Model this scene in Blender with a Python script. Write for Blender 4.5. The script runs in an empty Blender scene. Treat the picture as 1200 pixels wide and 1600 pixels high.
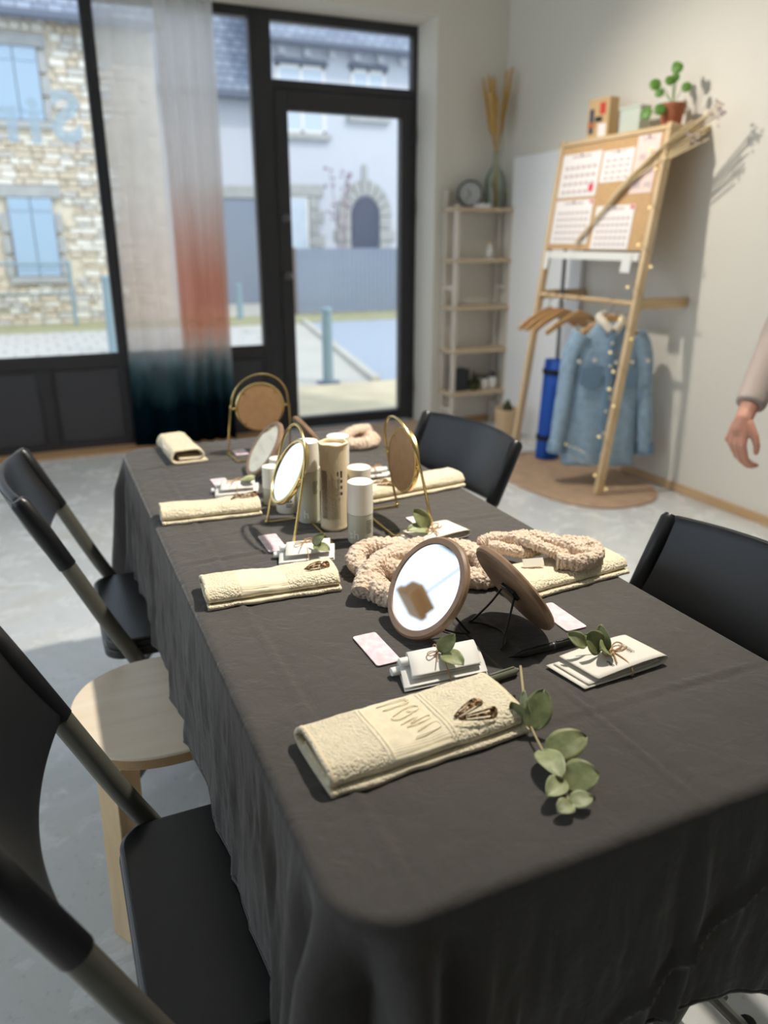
import bpy, bmesh, math, random
import numpy as np
from math import sin, cos, pi, radians, sqrt, atan2, exp
from mathutils import Matrix, Vector, Euler, noise

rnd = random.Random(7)
scene = bpy.context.scene
COL = scene.collection

# ------------------------------------------------------------------ camera
cam_d = bpy.data.cameras.new('camera'); cam = bpy.data.objects.new('camera', cam_d); COL.objects.link(cam)
cam.location = (0, 0, 1.28)
cam.rotation_euler = (radians(90 - 19.5), 0, radians(-23.8))
cam_d.sensor_fit = 'VERTICAL'; cam_d.sensor_height = 32.0; cam_d.lens = 1196 / 1600 * 32.0
cam_d.clip_start = 0.02; cam_d.clip_end = 200
cam_d.dof.use_dof = True; cam_d.dof.focus_distance = 1.12; cam_d.dof.aperture_fstop = 2.5
scene.camera = cam

# ------------------------------------------------------------------ world, sun, exposure
w = bpy.data.worlds.new('sky'); scene.world = w; w.use_nodes = True
bg = w.node_tree.nodes['Background']
bg.inputs[0].default_value = (0.74, 0.86, 1.0, 1); bg.inputs[1].default_value = .95
sd = bpy.data.lights.new('sun', 'SUN'); sd.energy = .75; sd.angle = radians(6); sd.color = (1, .93, .82)
sun = bpy.data.objects.new('sun', sd); COL.objects.link(sun)
sun.rotation_euler = Vector((-.45, .62, -.75)).to_track_quat('-Z', 'Y').to_euler()
scene.view_settings.view_transform = 'Standard'; scene.view_settings.look = 'None'
scene.view_settings.exposure = 0.92; scene.view_settings.gamma = 1.0
scene.view_settings.use_curve_mapping = False
try:
    scene.cycles.use_denoising = True; scene.cycles.denoiser = 'OPENIMAGEDENOISE'
    scene.cycles.max_bounces = 10; scene.cycles.transparent_max_bounces = 24
    scene.cycles.sample_clamp_indirect = 6.0
except Exception: pass

# ------------------------------------------------------------------ materials
def lin(c):
    return tuple(((v/255)/12.92 if v/255 <= .04045 else ((v/255+.055)/1.055)**2.4) for v in c)
class NT:
    def __init__(s, name):
        s.m = bpy.data.materials.new(name); s.m.use_nodes = True
        s.t = s.m.node_tree; s.b = s.t.nodes['Principled BSDF']; s.out = s.t.nodes['Material Output']
    def n(s, typ, **kw):
        nd = s.t.nodes.new(typ)
        for k, v in kw.items():
            if k.startswith('i_'): nd.inputs[k[2:].replace('_', ' ')].default_value = v
            else: setattr(nd, k, v)
        return nd
    def l(s, a, b): s.t.links.new(a, b)
    def coord(s, scale=(1,1,1), kind='Object'):
        tc = s.n('ShaderNodeTexCoord'); mp = s.n('ShaderNodeMapping'); s.l(tc.outputs[kind], mp.inputs[0])
        mp.inputs['Scale'].default_value = scale
        return mp.outputs[0]
    def ramp(s, fac, stops):
        r = s.n('ShaderNodeValToRGB'); e = r.color_ramp.elements
        while len(e) < len(stops): e.new(.5)
        for i, (p, c) in enumerate(stops): e[i].position = p; e[i].color = (*c[:3], 1)
        s.l(fac, r.inputs[0]); return r.outputs[0]
    def noise(s, vec, scale, detail=4, rough=.55, dist=0):
        nn = s.n('ShaderNodeTexNoise'); s.l(vec, nn.inputs['Vector'])
        nn.inputs['Scale'].default_value = scale; nn.inputs['Detail'].default_value = detail
        nn.inputs['Roughness'].default_value = rough; nn.inputs['Distortion'].default_value = dist
        return nn.outputs[0]
    def bump(s, h, strength=.3, dist=.01, prev=None):
        b = s.n('ShaderNodeBump'); b.inputs['Strength'].default_value = strength; b.inputs['Distance'].default_value = dist
        s.l(h, b.inputs['Height'])
        if prev: s.l(prev, b.inputs['Normal'])
        return b.outputs[0]
    def mix(s, a, b, fac):
        m = s.n('ShaderNodeMix', data_type='RGBA')
        for sock, v in ((m.inputs[6], a), (m.inputs[7], b), (m.inputs[0], fac)):
            if hasattr(v, 'is_linked'): s.l(v, sock)
            else: sock.default_value = v if not isinstance(v, tuple) else (*v[:3], 1)
        return m.outputs[2]
    def math(s, op, a, b=0.0):
        m = s.n('ShaderNodeMath', operation=op)
        for i, v in enumerate((a, b)):
            if hasattr(v, 'is_linked'): s.l(v, m.inputs[i])
            else: m.inputs[i].default_value = v
        return m.outputs[0]

def M(name, rgb, rough=.5, metal=0., var=None, bump=None, spec=.5, stretch=(1,1,1), sub=0, coat=0, sheen=0):
    t = NT(name); c = lin(rgb)
    t.b.inputs['Base Color'].default_value = (*c, 1); t.b.inputs['Roughness'].default_value = rough
    t.b.inputs['Metallic'].default_value = metal; t.b.inputs['Specular IOR Level'].default_value = spec
    t.b.inputs['Coat Weight'].default_value = coat; t.b.inputs['Sheen Weight'].default_value = sheen
    if sub: t.b.inputs['Subsurface Weight'].default_value = sub; t.b.inputs['Subsurface Scale'].default_value = .01
    if var or bump: v = t.coord(stretch)
    if var:
        f = t.noise(v, var[0]); a = var[1]
        t.l(t.ramp(f, [(.3, tuple(x*(1-a) for x in c)), (.7, tuple(min(1, x*(1+a)) for x in c))]), t.b.inputs['Base Color'])
    if bump:
        t.l(t.bump(t.noise(v, bump[0]), bump[1], bump[2]), t.b.inputs['Normal'])
    return t.m

def wood(name, c1, c2, rough=.45, axis='X', scale=14):
    t = NT(name); sc = {'X': (1.2, scale, scale), 'Y': (scale, 1.2, scale), 'Z': (scale, scale, 1.2)}[axis]
    v = t.coord(sc); f = t.noise(v, 2.2, 6, .6, .6)
    t.l(t.ramp(f, [(.32, lin(c1)), (.68, lin(c2))]), t.b.inputs['Base Color'])
    t.b.inputs['Roughness'].default_value = rough
    t.l(t.bump(f, .12, .002), t.b.inputs['Normal']); return t.m

def concrete():
    t = NT('polished_concrete'); v = t.coord()
    a = t.noise(v, 1.3, 8, .62, .5); b = t.noise(v, 6, 8, .65, 1.0); s = t.noise(v, 45, 4, .6)
    base = t.ramp(a, [(.3, lin((186, 187, 185))), (.52, lin((210, 212, 210))), (.72, lin((198, 190, 174)))])
    fl = t.ramp(b, [(.52, (0, 0, 0)), (.66, (1, 1, 1))])
    c = t.mix(base, lin((230, 232, 231)), t.math('MULTIPLY', fl, .6))
    c = t.mix(c, lin((120, 118, 112)), t.math('MULTIPLY', t.ramp(s, [(.6, (0, 0, 0)), (.75, (1, 1, 1))]), .35))
    t.l(c, t.b.inputs['Base Color'])
    t.l(t.ramp(b, [(.3, (.18,)*3), (.7, (.32,)*3)]), t.b.inputs['Roughness'])
    t.l(t.bump(t.noise(v, 14, 6, .6), .06, .01), t.b.inputs['Normal']); return t.m

def cloth_mat():
    t = NT('grey_linen'); v = t.coord()
    weave1 = t.noise(t.coord((900, 70, 70)), 1, 2); weave2 = t.noise(t.coord((70, 900, 900)), 1, 2)
    wv = t.math('ADD', weave1, weave2)
    big = t.noise(v, 5, 4, .6)
    c = t.mix(lin((66, 63, 60)), lin((82, 78, 74)), big)
    c = t.mix(c, lin((100, 94, 89)), t.math('MULTIPLY', t.math('SUBTRACT', wv, .8), .35))
    t.l(c, t.b.inputs['Base Color']); t.b.inputs['Roughness'].default_value = .88; t.b.inputs['Specular IOR Level'].default_value = .25
    t.b.inputs['Sheen Weight'].default_value = .35; t.b.inputs['Sheen Roughness'].default_value = .35
    wr = t.noise(v, 16, 5, .62, 1.2)
    wr2 = t.noise(t.coord((10, 10, 3.0)), 2.2, 4, .6, 1.0)
    b1 = t.bump(wr, .32, .006); b2 = t.bump(wr2, .38, .010, b1); b3 = t.bump(wv, .25, .0006, b2)
    t.l(b3, t.b.inputs['Normal']); return t.m

def terry(name, rgb, band=None, lump=520, strength=1.0, dist=.0022):
    """looped cotton; 'band' = (x0, x1) smooth woven band along local X"""
    t = NT(name); v = t.coord(); c = lin(rgb)
    vo = t.n('ShaderNodeTexVoronoi'); vo.feature = 'F1'; t.l(v, vo.inputs['Vector']); vo.inputs['Scale'].default_value = lump*.55
    n2 = t.noise(v, lump*.5, 3, .6)
    h = t.math('SUBTRACT', n2, vo.outputs['Distance'])
    if band:
        sep = t.n('ShaderNodeSeparateXYZ'); t.l(v, sep.inputs[0]); x = sep.outputs[0]
        g1 = t.math('GREATER_THAN', x, band[0]); g2 = t.math('LESS_THAN', x, band[1]); inb = t.math('MULTIPLY', g1, g2)
        wav = t.math('SINE', t.math('MULTIPLY', sep.outputs[1], 2200.0))
        hb = t.math('ADD', t.math('MULTIPLY', wav, .06), -.35)
        mx = t.n('ShaderNodeMix', data_type='FLOAT'); t.l(inb, mx.inputs[0]); t.l(h, mx.inputs[2]); t.l(hb, mx.inputs[3]); h = mx.outputs[0]
    col = t.ramp(t.noise(v, 90, 3), [(.3, tuple(k*.90 for k in c)), (.7, tuple(min(1, k*1.05) for k in c))])
    t.l(col, t.b.inputs['Base Color']); t.b.inputs['Roughness'].default_value = .95; t.b.inputs['Specular IOR Level'].default_value = .1
    t.b.inputs['Sheen Weight'].default_value = .3
    t.l(t.bump(h, strength, dist), t.b.inputs['Normal']); return t.m

def glass_mat(name, tint=(1, 1, 1), gloss=.06, rough=.0):
    t = NT(name); t.t.nodes.remove(t.b)
    tr = t.n('ShaderNodeBsdfTransparent'); tr.inputs[0].default_value = (*tint, 1)
    gl = t.n('ShaderNodeBsdfGlossy'); gl.inputs['Roughness'].default_value = rough
    fr = t.n('ShaderNodeFresnel'); fr.inputs[0].default_value = 1.25
    mx = t.n('ShaderNodeMixShader'); t.l(t.math('ADD', t.math('MULTIPLY', fr.outputs[0], .8), gloss*.1), mx.inputs[0]); t.l(tr.outputs[0], mx.inputs[1]); t.l(gl.outputs[0], mx.inputs[2])
    t.l(mx.outputs[0], t.out.inputs[0]); return t.m

def translucent_mat(name, rgb, alpha=.5, rough=.5):
    """frosted plastic: part see-through, part diffuse"""
    t = NT(name); c = lin(rgb)
    t.b.inputs['Base Color'].default_value = (*c, 1); t.b.inputs['Roughness'].default_value = rough; t.b.inputs['Alpha'].default_value = alpha
    return t.m

def curtain_mat(name, dye, dens):
    t = NT(name); t.t.nodes.remove(t.b)
    tc = t.n('ShaderNodeTexCoord'); sep = t.n('ShaderNodeSeparateXYZ'); t.l(tc.outputs['Object'], sep.inputs[0])
    nz = t.noise(t.coord((6, 6, 1.2)), 1.5, 3)
    z = t.math('ADD', sep.outputs[2], t.math('MULTIPLY', t.math('SUBTRACT', nz, .5), .30))
    f = t.math('DIVIDE', z, 2.6)
    wh_, tc_ = (246, 244, 242), (238, 200, 182)
    terra = tuple(int(a+(b_-a)*dye) for a, b_ in zip(wh_, tc_))
    col = t.ramp(f, [(.0, lin((8, 40, 54))), (.10, lin((20, 66, 82))), (.16, lin((120, 160, 170))), (.21, lin((196, 208, 210))), (.245, lin((230, 220, 212))), (.30, lin(terra)), (.40, lin(terra)), (.62, lin((244, 240, 238))), (1., lin((246, 246, 246)))])
    al = t.ramp(f, [(.0, (.97,)*3), (.17, (.93,)*3), (.22, (.6*dens+.2,)*3), (.26, (dens,)*3), (1., (dens,)*3)])
    df = t.n('ShaderNodeBsdfDiffuse'); tl = t.n('ShaderNodeBsdfTranslucent'); t.l(col, df.inputs[0]); t.l(col, tl.inputs[0])
    m1 = t.n('ShaderNodeMixShader'); m1.inputs[0].default_value = .85; t.l(df.outputs[0], m1.inputs[1]); t.l(tl.outputs[0], m1.inputs[2])
    tr = t.n('ShaderNodeBsdfTransparent'); t.l(t.mix((1, 1, 1), col, .35), tr.inputs[0]); m2 = t.n('ShaderNodeMixShader'); t.l(al, m2.inputs[0]); t.l(tr.outputs[0], m2.inputs[1]); t.l(m1.outputs[0], m2.inputs[2])
    t.l(m2.outputs[0], t.out.inputs[0]); return t.m

def stripes(name, c1, c2, axis, scale, rough=.7, bump=.3):
    t = NT(name); wv = t.n('ShaderNodeTexWave'); wv.bands_direction = axis; wv.inputs['Scale'].default_value = scale
    wv.inputs['Distortion'].default_value = .4; t.l(t.coord(), wv.inputs['Vector'])
    t.l(t.ramp(wv.outputs['Fac'], [(.2, lin(c1)), (.7, lin(c2))]), t.b.inputs['Base Color']); t.b.inputs['Roughness'].default_value = rough
    t.l(t.bump(wv.outputs['Fac'], bump, .004), t.b.inputs['Normal']); return t.m

def slate():
    t = NT('slate_roof'); br = t.n('ShaderNodeTexBrick'); t.l(t.coord((1, 1, 1), 'Object'), br.inputs['Vector'])
    br.inputs['Color1'].default_value = (*lin((120, 132, 150)), 1); br.inputs['Color2'].default_value = (*lin((150, 160, 176)), 1); br.inputs['Mortar'].default_value = (*lin((84, 92, 106)), 1)
    br.inputs['Scale'].default_value = 1; br.inputs['Brick Width'].default_value = .22; br.inputs['Row Height'].default_value = .12; br.inputs['Mortar Size'].default_value = .012
    t.l(br.outputs['Color'], t.b.inputs['Base Color']); t.b.inputs['Roughness'].default_value = .6; return t.m

def tortoise():
    t = NT('tortoiseshell'); v = t.coord(); f = t.noise(v, 120, 2, .5, 1.5)
    t.l(t.ramp(f, [(.42, lin((28, 18, 12))), (.55, lin((120, 78, 40))), (.66, lin((210, 176, 130)))]), t.b.inputs['Base Color']); t.b.inputs['Roughness'].default_value = .15; return t.m

def leaf_mat(name, c1, c2):
    t = NT(name); v = t.coord(); f = t.noise(v, 60, 4, .6)
    t.l(t.ramp(f, [(.3, lin(c1)), (.7, lin(c2))]), t.b.inputs['Base Color']); t.b.inputs['Roughness'].default_value = .5
    t.b.inputs['Subsurface Weight'].default_value = .0
    t.l(t.bump(t.noise(v, 180, 3), .3, .001), t.b.inputs['Normal']); return t.m

def pinkcard():
    t = NT('pink_marbled_card'); f = t.noise(t.coord(), 70, 4, .5)
    t.l(t.ramp(f, [(.38, lin((222, 194, 200))), (.68, lin((240, 224, 226)))]), t.b.inputs['Base Color']); t.b.inputs['Roughness'].default_value = .35; return t.m

MAT = dict(
    wall=M('warm_white_wall', (226, 221, 209), .9, bump=(60, .05, .004)),
    reveal=M('white_reveal', (232, 234, 236), .8), ceil=M('ceiling_white', (240, 238, 232), .95),
    concrete=concrete(), frame=M('anthracite_frame', (46, 46, 49), .42), panel=M('anthracite_panel', (60, 60, 65), .45),
    glass=glass_mat('window_glass'), base=wood('oak_trim', (188, 150, 108), (212, 178, 134), .5, 'Y'), baseX=wood('oak_trim_x', (170, 132, 94), (196, 160, 118), .5, 'X'),
    linen=cloth_mat(), black=M('black_plastic', (19, 20, 22), .33, bump=(300, .05, .001)), seat=M('black_seat_vinyl', (22, 22, 24), .30, var=(7, .25), bump=(120, .06, .001)),
    tube=M('olive_grey_tube', (98, 97, 88), .38, metal=.35), rubber=M('black_rubber', (14, 14, 15), .8),
    birch=wood('birch_veneer', (222, 204, 178), (234, 220, 200), .30, 'X', 9), birch_edge=stripes('ply_edge', (150, 112, 70), (206, 172, 124), 'Z', 130, .6, .1), birchZ=wood('birch_leg', (208, 178, 132), (226, 198, 156), .42, 'Z', 9),
    tabletop=wood('table_wood', (170, 140, 100), (190, 160, 120)), metal=M('grey_metal', (120, 120, 122), .35, 1.0),
    gold=M('brushed_brass', (214, 190, 128), .26, 1.0), mirror=M('mirror_silver', (240, 244, 246), .015, 1.0), mirrorback=M('brown_mirror_back', (162, 126, 90), .55, var=(60, .08)),
    walnut=wood('walnut_rim', (126, 100, 76), (152, 124, 98), .4, 'Y', 26), wire=M('black_wire', (10, 10, 10), .35),
    cream=terry('cream_terry', (238, 225, 194)), cream_band=terry('cream_terry_band', (238, 225, 194), (-.052, .022)), cream_flat=M('cream_weave', (236, 220, 184), .95, bump=(800, .3, .001)), emboss=M('cream_emboss', (244, 232, 204), .95),
    beige=terry('beige_chenille', (230, 206, 182), None, 330, 1.0, .0035), label=M('label_white', (238, 232, 214), .7),
    paper=M('cream_paper', (226, 219, 206), .75), paper2=M('white_paper', (222, 219, 212), .7), ink=M('dark_ink', (52, 46, 44), .7), inkl=M('soft_ink', (104, 90, 76), .7), twine=M('jute_twine', (176, 140, 100), .9, bump=(700, .5, .001)),
    pink=pinkcard(), leafA=leaf_mat('eucalyptus_leaf', (104, 114, 70), (148, 152, 104)), leafB=leaf_mat('eucalyptus_pale', (128, 138, 94), (168, 172, 132)), stem=M('eucalyptus_stem', (176, 160, 120), .6),
    tort=tortoise(), capw=M('ivory_cap', (240, 236, 222), .38, coat=.1), frost=translucent_mat('frosted_plastic', (226, 226, 208), .62, .35), liquid=M('pale_green_liquid', (206, 204, 172), .25), amber=M('amber_liquid', (176, 124, 66), .25), vial=M('white_vial', (240, 240, 234), .3),
    loofah=M('ecru_sleeve', (224, 206, 172), .85, bump=(240, .25, .002)), white_letter=M('white_letter', (244, 242, 232), .5),
    penb=M('black_pen', (18, 18, 18), .3), peng=M('sage_pen', (104, 106, 88), .35),
    white_wood=wood('white_stained_wood', (206, 196, 182), (222, 214, 202), .55, 'Z'), shelf_wood=wood('pale_shelf', (190, 168, 138), (208, 188, 158), .55, 'X'),
    board=M('white_board', (242, 243, 243), .35), pine=wood('pine_beam', (206, 176, 134), (226, 200, 160), .5, 'Z', 10), pineY=wood('pine_rail', (196, 166, 124), (220, 192, 150), .5, 'Y', 10), pineX=wood('pine_arm', (190, 160, 118), (214, 186, 144), .5, 'X', 10),
    cork=M('cork', (202, 164, 118), .9, var=(120, .18), bump=(260, .4, .002)), calendar=M('calendar_paper', (244, 238, 234), .8), pinkpaper=M('pink_paper', (240, 214, 204), .8), redink=M('red_mark', (226, 70, 90), .7), softprint=M('calendar_print', (206, 188, 186), .8),
    hanger=wood('hanger_wood', (190, 142, 92), (214, 170, 118), .4, 'X', 12), denim=M('blue_denim', (146, 170, 190), .85, var=(30, .16), bump=(500, .4, .002)), denim_dark=M('denim_seam', (116, 144, 168), .85), pearl=M('pearl_button', (222, 216, 200), .3), collar=M('fleece_collar', (232, 222, 204), .95, bump=(200, .6, .006)),
    mat=M('blue_foam', (8, 76, 172), .6, bump=(300, .2, .002)), strap=M('black_strap', (14, 16, 30), .8), jute=M('jute_rug', (188, 158, 130), .95, var=(12, .12), bump=(320, .8, .006)),
    bulb=None, lightwire=M('copper_wire', (170, 150, 110), .4, .6), basket=M('wicker_basket', (214, 186, 148), .85, bump=(150, .8, .006)), soil=M('dark_soil', (60, 46, 36), .95),
    terracotta=M('terracotta', (158, 92, 62), .75), pot_white=M('white_ceramic', (232, 230, 224), .3), pilea=leaf_mat('pilea_leaf', (66, 112, 36), (108, 150, 62)), grass_dry=M('dried_grass', (220, 198, 156), .9, var=(60, .12)), grass_gold=M('golden_grass', (200, 160, 92), .9, var=(60, .15)),
    clockrim=M('clock_rim', (58, 58, 60), .4), clockface=M('clock_face', (176, 178, 174), .5), vase=None, dark=M('dark_box', (38, 44, 44), .5), olive=M('olive_leaf_dark', (62, 66, 36), .7), sage=M('sage_green_tin', (196, 204, 192), .5), orange_c=M('book_cover', (196, 120, 76), .6), navy=M('book_navy', (58, 66, 84), .6), red=M('book_red', (206, 66, 46), .6), kraft=M('kraft_card', (206, 174, 128), .7),
    skin=M('skin', (206, 150, 128), .5, sub=.15, var=(20, .05)), knit=stripes('ribbed_knit', (186, 168, 158), (204, 188, 178), 'X', 130, .95, .6), trousers=M('dark_trousers', (58, 58, 66), .9), hair=M('brown_hair', (74, 50, 36), .6), eye_w=M('eye_white', (236, 234, 230), .3), eye_d=M('eye_dark', (52, 36, 26), .2), lips=M('lips', (172, 96, 90), .5), shoe=M('tan_leather', (176, 132, 98), .5), ring=M('gold_ring', (214, 180, 100), .3, 1.0),
    vinyl=translucent_mat('pale_blue_vinyl', (206, 226, 238), .55), pavement=M('pale_pavement', (190, 187, 178), .9, var=(1.2, .06)), paver=M('paver', (190, 188, 182), .9, var=(3, .05)), road=M('asphalt', (162, 172, 184), .9, var=(20, .05)), verge=M('dry_verge', (204, 192, 162), .95, var=(2.5, .14)), grass=M('verge_grass', (160, 158, 122), .95, var=(4, .14)), bollard=M('teal_bollard', (136, 158, 166), .5),
    mortar=M('lime_mortar', (222, 212, 192), .95, var=(5, .08)), stoneA=M('stone_tan', (216, 204, 184), .95, var=(9, .12)), stoneB=M('stone_grey', (200, 197, 190), .95, var=(9, .12)), stoneC=M('stone_ochre', (206, 194, 172), .95, var=(9, .12)), stoneD=M('stone_pale', (232, 228, 216), .95, var=(9, .1)), granite=M('granite_block', (174, 176, 174), .95, var=(6, .1)),
    shutter=M('pale_blue_shutter', (164, 188, 208), .6), render=M('white_render', (200, 204, 212), .9), slate=slate(), zinc=M('zinc_gutter', (96, 104, 120), .5), window_dark=M('far_window_glass', (196, 208, 220), .15), door_blue=M('slate_blue_door', (76, 84, 104), .6), fence=M('grey_blue_slat', (138, 148, 164), .7), post_brown=M('brown_post', (110, 100, 94), .8), shrub=M('bare_shrub', (160, 146, 156), .9),
    backwall=M('taupe_back_wall', (128, 120, 112), .9), lampblack=M('lamp_black', (20, 20, 20), .4),
)
def emis(name, rgb, s):
    t = NT(name); t.b.inputs['Base Color'].default_value = (*lin(rgb), 1); t.b.inputs['Emission Color'].default_value = (*lin(rgb), 1); t.b.inputs['Emission Strength'].default_value = s; return t.m
MAT['bulb'] = emis('warm_bulb', (255, 228, 160), .35)
MAT['vase'] = glass_mat('green_glass', (.93, .97, .95), .3)
MAT['voile_sheer'] = curtain_mat('dip_dyed_voile_single', .28, .42); MAT['voile'] = curtain_mat('dip_dyed_voile_gathered', 1.0, .44)
def vinyl_mat():
    t = NT('frosted_vinyl'); t.t.nodes.remove(t.b)
    tr = t.n('ShaderNodeBsdfTransparent'); tr.inputs[0].default_value = (.93, .97, 1, 1); tl = t.n('ShaderNodeBsdfTranslucent'); tl.inputs[0].default_value = (.8, .92, 1, 1)
    m = t.n('ShaderNodeMixShader'); m.inputs[0].default_value = .45; t.l(tr.outputs[0], m.inputs[1]); t.l(tl.outputs[0], m.inputs[2]); t.l(m.outputs[0], t.out.inputs[0]); return t.m
MAT['vinyl'] = vinyl_mat()

# ------------------------------------------------------------------ mesh helpers
def rotz(a): return Matrix.Rotation(a, 4, 'Z')
class MB:
    def __init__(s): s.v = []; s.f = []
    def add(s, vs, fs, X=None):
        o = len(s.v)
        s.v += [tuple(X @ Vector(p)) for p in vs] if X else [tuple(p) for p in vs]
        s.f += [tuple(i+o for i in f) for f in fs]; return s
    def box(s, x0, x1, y0, y1, z0, z1, X=None):
        return s.add([(x0,y0,z0),(x1,y0,z0),(x1,y1,z0),(x0,y1,z0),(x0,y0,z1),(x1,y0,z1),(x1,y1,z1),(x0,y1,z1)],
                     [(3,2,1,0),(4,5,6,7),(0,1,5,4),(1,2,6,5),(2,3,7,6),(3,0,4,7)], X)
    def beam(s, p0, p1, a, b, up=(0,0,1)):
        """rectangular bar a (sideways) x b (along up-ish)"""
        p0, p1 = Vector(p0), Vector(p1); d = (p1-p0).normalized(); u = Vector(up); sd_ = d.cross(u)
        if sd_.length < 1e-5: sd_ = d.cross(Vector((1,0,0)))
        sd_.normalize(); u = sd_.cross(d)
        vs = []
        for p in (p0, p1):
            for i, j in ((-1,-1),(1,-1),(1,1),(-1,1)): vs.append(p + sd_*i*a/2 + u*j*b/2)
        return s.add(vs, [(3,2,1,0),(4,5,6,7),(0,1,5,4),(1,2,6,5),(2,3,7,6),(3,0,4,7)])
    def tube(s, pts, r, n=8, closed=False, cap=True, sq=1.0, X=None):
        pts = [Vector(p) for p in pts]; N = len(pts); rs = r if isinstance(r, (list, tuple)) else [r]*N
        T = []
        for i in range(N):
            a = pts[(i-1) % N] if (closed or i) else pts[i]; b = pts[(i+1) % N] if (closed or i < N-1) else pts[i]
            T.append((b-a).normalized())
        u = T[0].orthogonal().normalized()
        if abs(T[0].z) < .9: u = (Vector((0,0,1)) - T[0]*T[0].z).normalized()
        vs = []; fs = []
        for i in range(N):
            u = u - T[i]*u.dot(T[i])
            u = u.normalized() if u.length > 1e-6 else T[i].orthogonal().normalized()
            w_ = T[i].cross(u)
            for k in range(n):
                a = 2*pi*k/n; vs.append(pts[i] + (u*cos(a)*sq + w_*sin(a))*rs[i])
        for i in range(N if closed else N-1):
            j = (i+1) % N
            for k in range(n):
                l = (k+1) % n; fs.append((i*n+k, i*n+l, j*n+l, j*n+k))
        if cap and not closed: fs += [tuple(range(n))[::-1], tuple((N-1)*n+k for k in range(n))]
        return s.add(vs, fs, X)
    def cyl(s, p0, p1, r0, r1=None, n=16): return s.tube([p0, p1], [r0, r0 if r1 is None else r1], n)
    def lathe(s, prof, n=24, X=None, c=(0,0,0), cap=True):
        vs = []; fs = []; P = len(prof)
        for r, z in prof:
            for k in range(n):
                a = 2*pi*k/n; vs.append((c[0]+r*cos(a), c[1]+r*sin(a), c[2]+z))
        for i in range(P-1):
            for k in range(n):
                l = (k+1) % n; fs.append((i*n+k, i*n+l, (i+1)*n+l, (i+1)*n+k))
        if cap and prof[0][0] > 1e-6: fs.append(tuple(range(n))[::-1])
        if cap and prof[-1][0] > 1e-6: fs.append(tuple((P-1)*n+k for k in range(n)))
        return s.add(vs, fs, X)
    def prism(s, out, z0, z1, X=None):
        n = len(out); vs = [(x,y,z0) for x,y in out] + [(x,y,z1) for x,y in out]
        fs = [tuple(range(n))[::-1], tuple(range(n, 2*n))] + [(i, (i+1)%n, n+(i+1)%n, n+i) for i in range(n)]
        return s.add(vs, fs, X)
    def grid(s, fn, nu, nv, cu=False, cv=False, X=None):
        vs = [fn(i/(nu if cu else nu-1), j/(nv if cv else nv-1)) for j in range(nv) for i in range(nu)]; fs = []
        for j in range(nv if cv else nv-1):
            for i in range(nu if cu else nu-1):
                a = j*nu+i; b = j*nu+(i+1)%nu; c = ((j+1)%nv)*nu+(i+1)%nu; d = ((j+1)%nv)*nu+i; fs.append((a,b,c,d))
        return s.add(vs, fs, X)
    def ball(s, c, r, n=12, m=8, X=None, sc=(1,1,1)):
        prof = [(max(1e-7, r*sin(pi*j/m)), -r*cos(pi*j/m)) for j in range(m+1)]
        B = MB().lathe(prof, n)
        return s.add([(c[0]+p[0]*sc[0], c[1]+p[1]*sc[1], c[2]+p[2]*sc[2]) for p in B.v], B.f, X)
    def build(s, name, mat, parent=None, smooth=35, bevel=0, seg=2, solid=0, sub=0, offset=-1, loc=None, rot=None):
        me = bpy.data.meshes.new(name); me.from_pydata(s.v, [], s.f); me.validate(); 
        bm = bmesh.new(); bm.from_mesh(me); bmesh.ops.recalc_face_normals(bm, faces=bm.faces) if solid == 0 else None; bm.to_mesh(me); bm.free()
        if smooth:
            me.polygons.foreach_set('use_smooth', [True]*len(me.polygons))
            if smooth < 180: me.set_sharp_from_angle(angle=radians(smooth))
        o = bpy.data.objects.new(name, me); COL.objects.link(o)
        m = MAT[mat] if isinstance(mat, str) else mat
        me.materials.append(m)
        if parent: o.parent = parent
        if loc: o.location = loc
        if rot: o.rotation_euler = rot
        if solid: md = o.modifiers.new('solid', 'SOLIDIFY'); md.thickness = solid; md.offset = offset
        if bevel: md = o.modifiers.new('bevel', 'BEVEL'); md.width = bevel; md.segments = seg; md.limit_method = 'ANGLE'; md.angle_limit = radians(40)
        if sub: md = o.modifiers.new('sub', 'SUBSURF'); md.levels = sub; md.render_levels = sub
        return o
def thing(name, label, cat, loc=(0,0,0), rz=0, group=None, kind=None):
    o = bpy.data.objects.new(name, None); COL.objects.link(o); o.location = loc; o.rotation_euler = (0,0,rz)
    o.empty_display_size = .05; return tag(o, label, cat, group, kind)
def tag(o, label=None, cat=None, group=None, kind=None):
    if label: o['label'] = label
    if cat: o['category'] = cat
    if group: o['group'] = group
    if kind: o['kind'] = kind
    return o
def struct(o, label=None):
    o['kind'] = 'structure'
    if label: o['label'] = label
    return o
def copy_tree(o, parent=None):
    c = o.copy(); COL.objects.link(c); c.parent = parent
    for ch in list(o.children): copy_tree(ch, c)
    return c
def text_mesh(txt, size, extrude=0, align='CENTER', bold=0):
    cu = bpy.data.curves.new('txt', 'FONT'); cu.body = txt; cu.size = size; cu.extrude = extrude; cu.align_x = align; cu.resolution_u = 3; cu.offset = bold
    ob = bpy.data.objects.new('txt', cu); COL.objects.link(ob)
    me = bpy.data.meshes.new_from_object(ob.evaluated_get(bpy.context.evaluated_depsgraph_get()))
    vs = [tuple(v.co) for v in me.vertices]; fs = [tuple(p.vertices) for p in me.polygons]
    bpy.data.objects.remove(ob); bpy.data.curves.remove(cu); bpy.data.meshes.remove(me); return vs, fs
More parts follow.
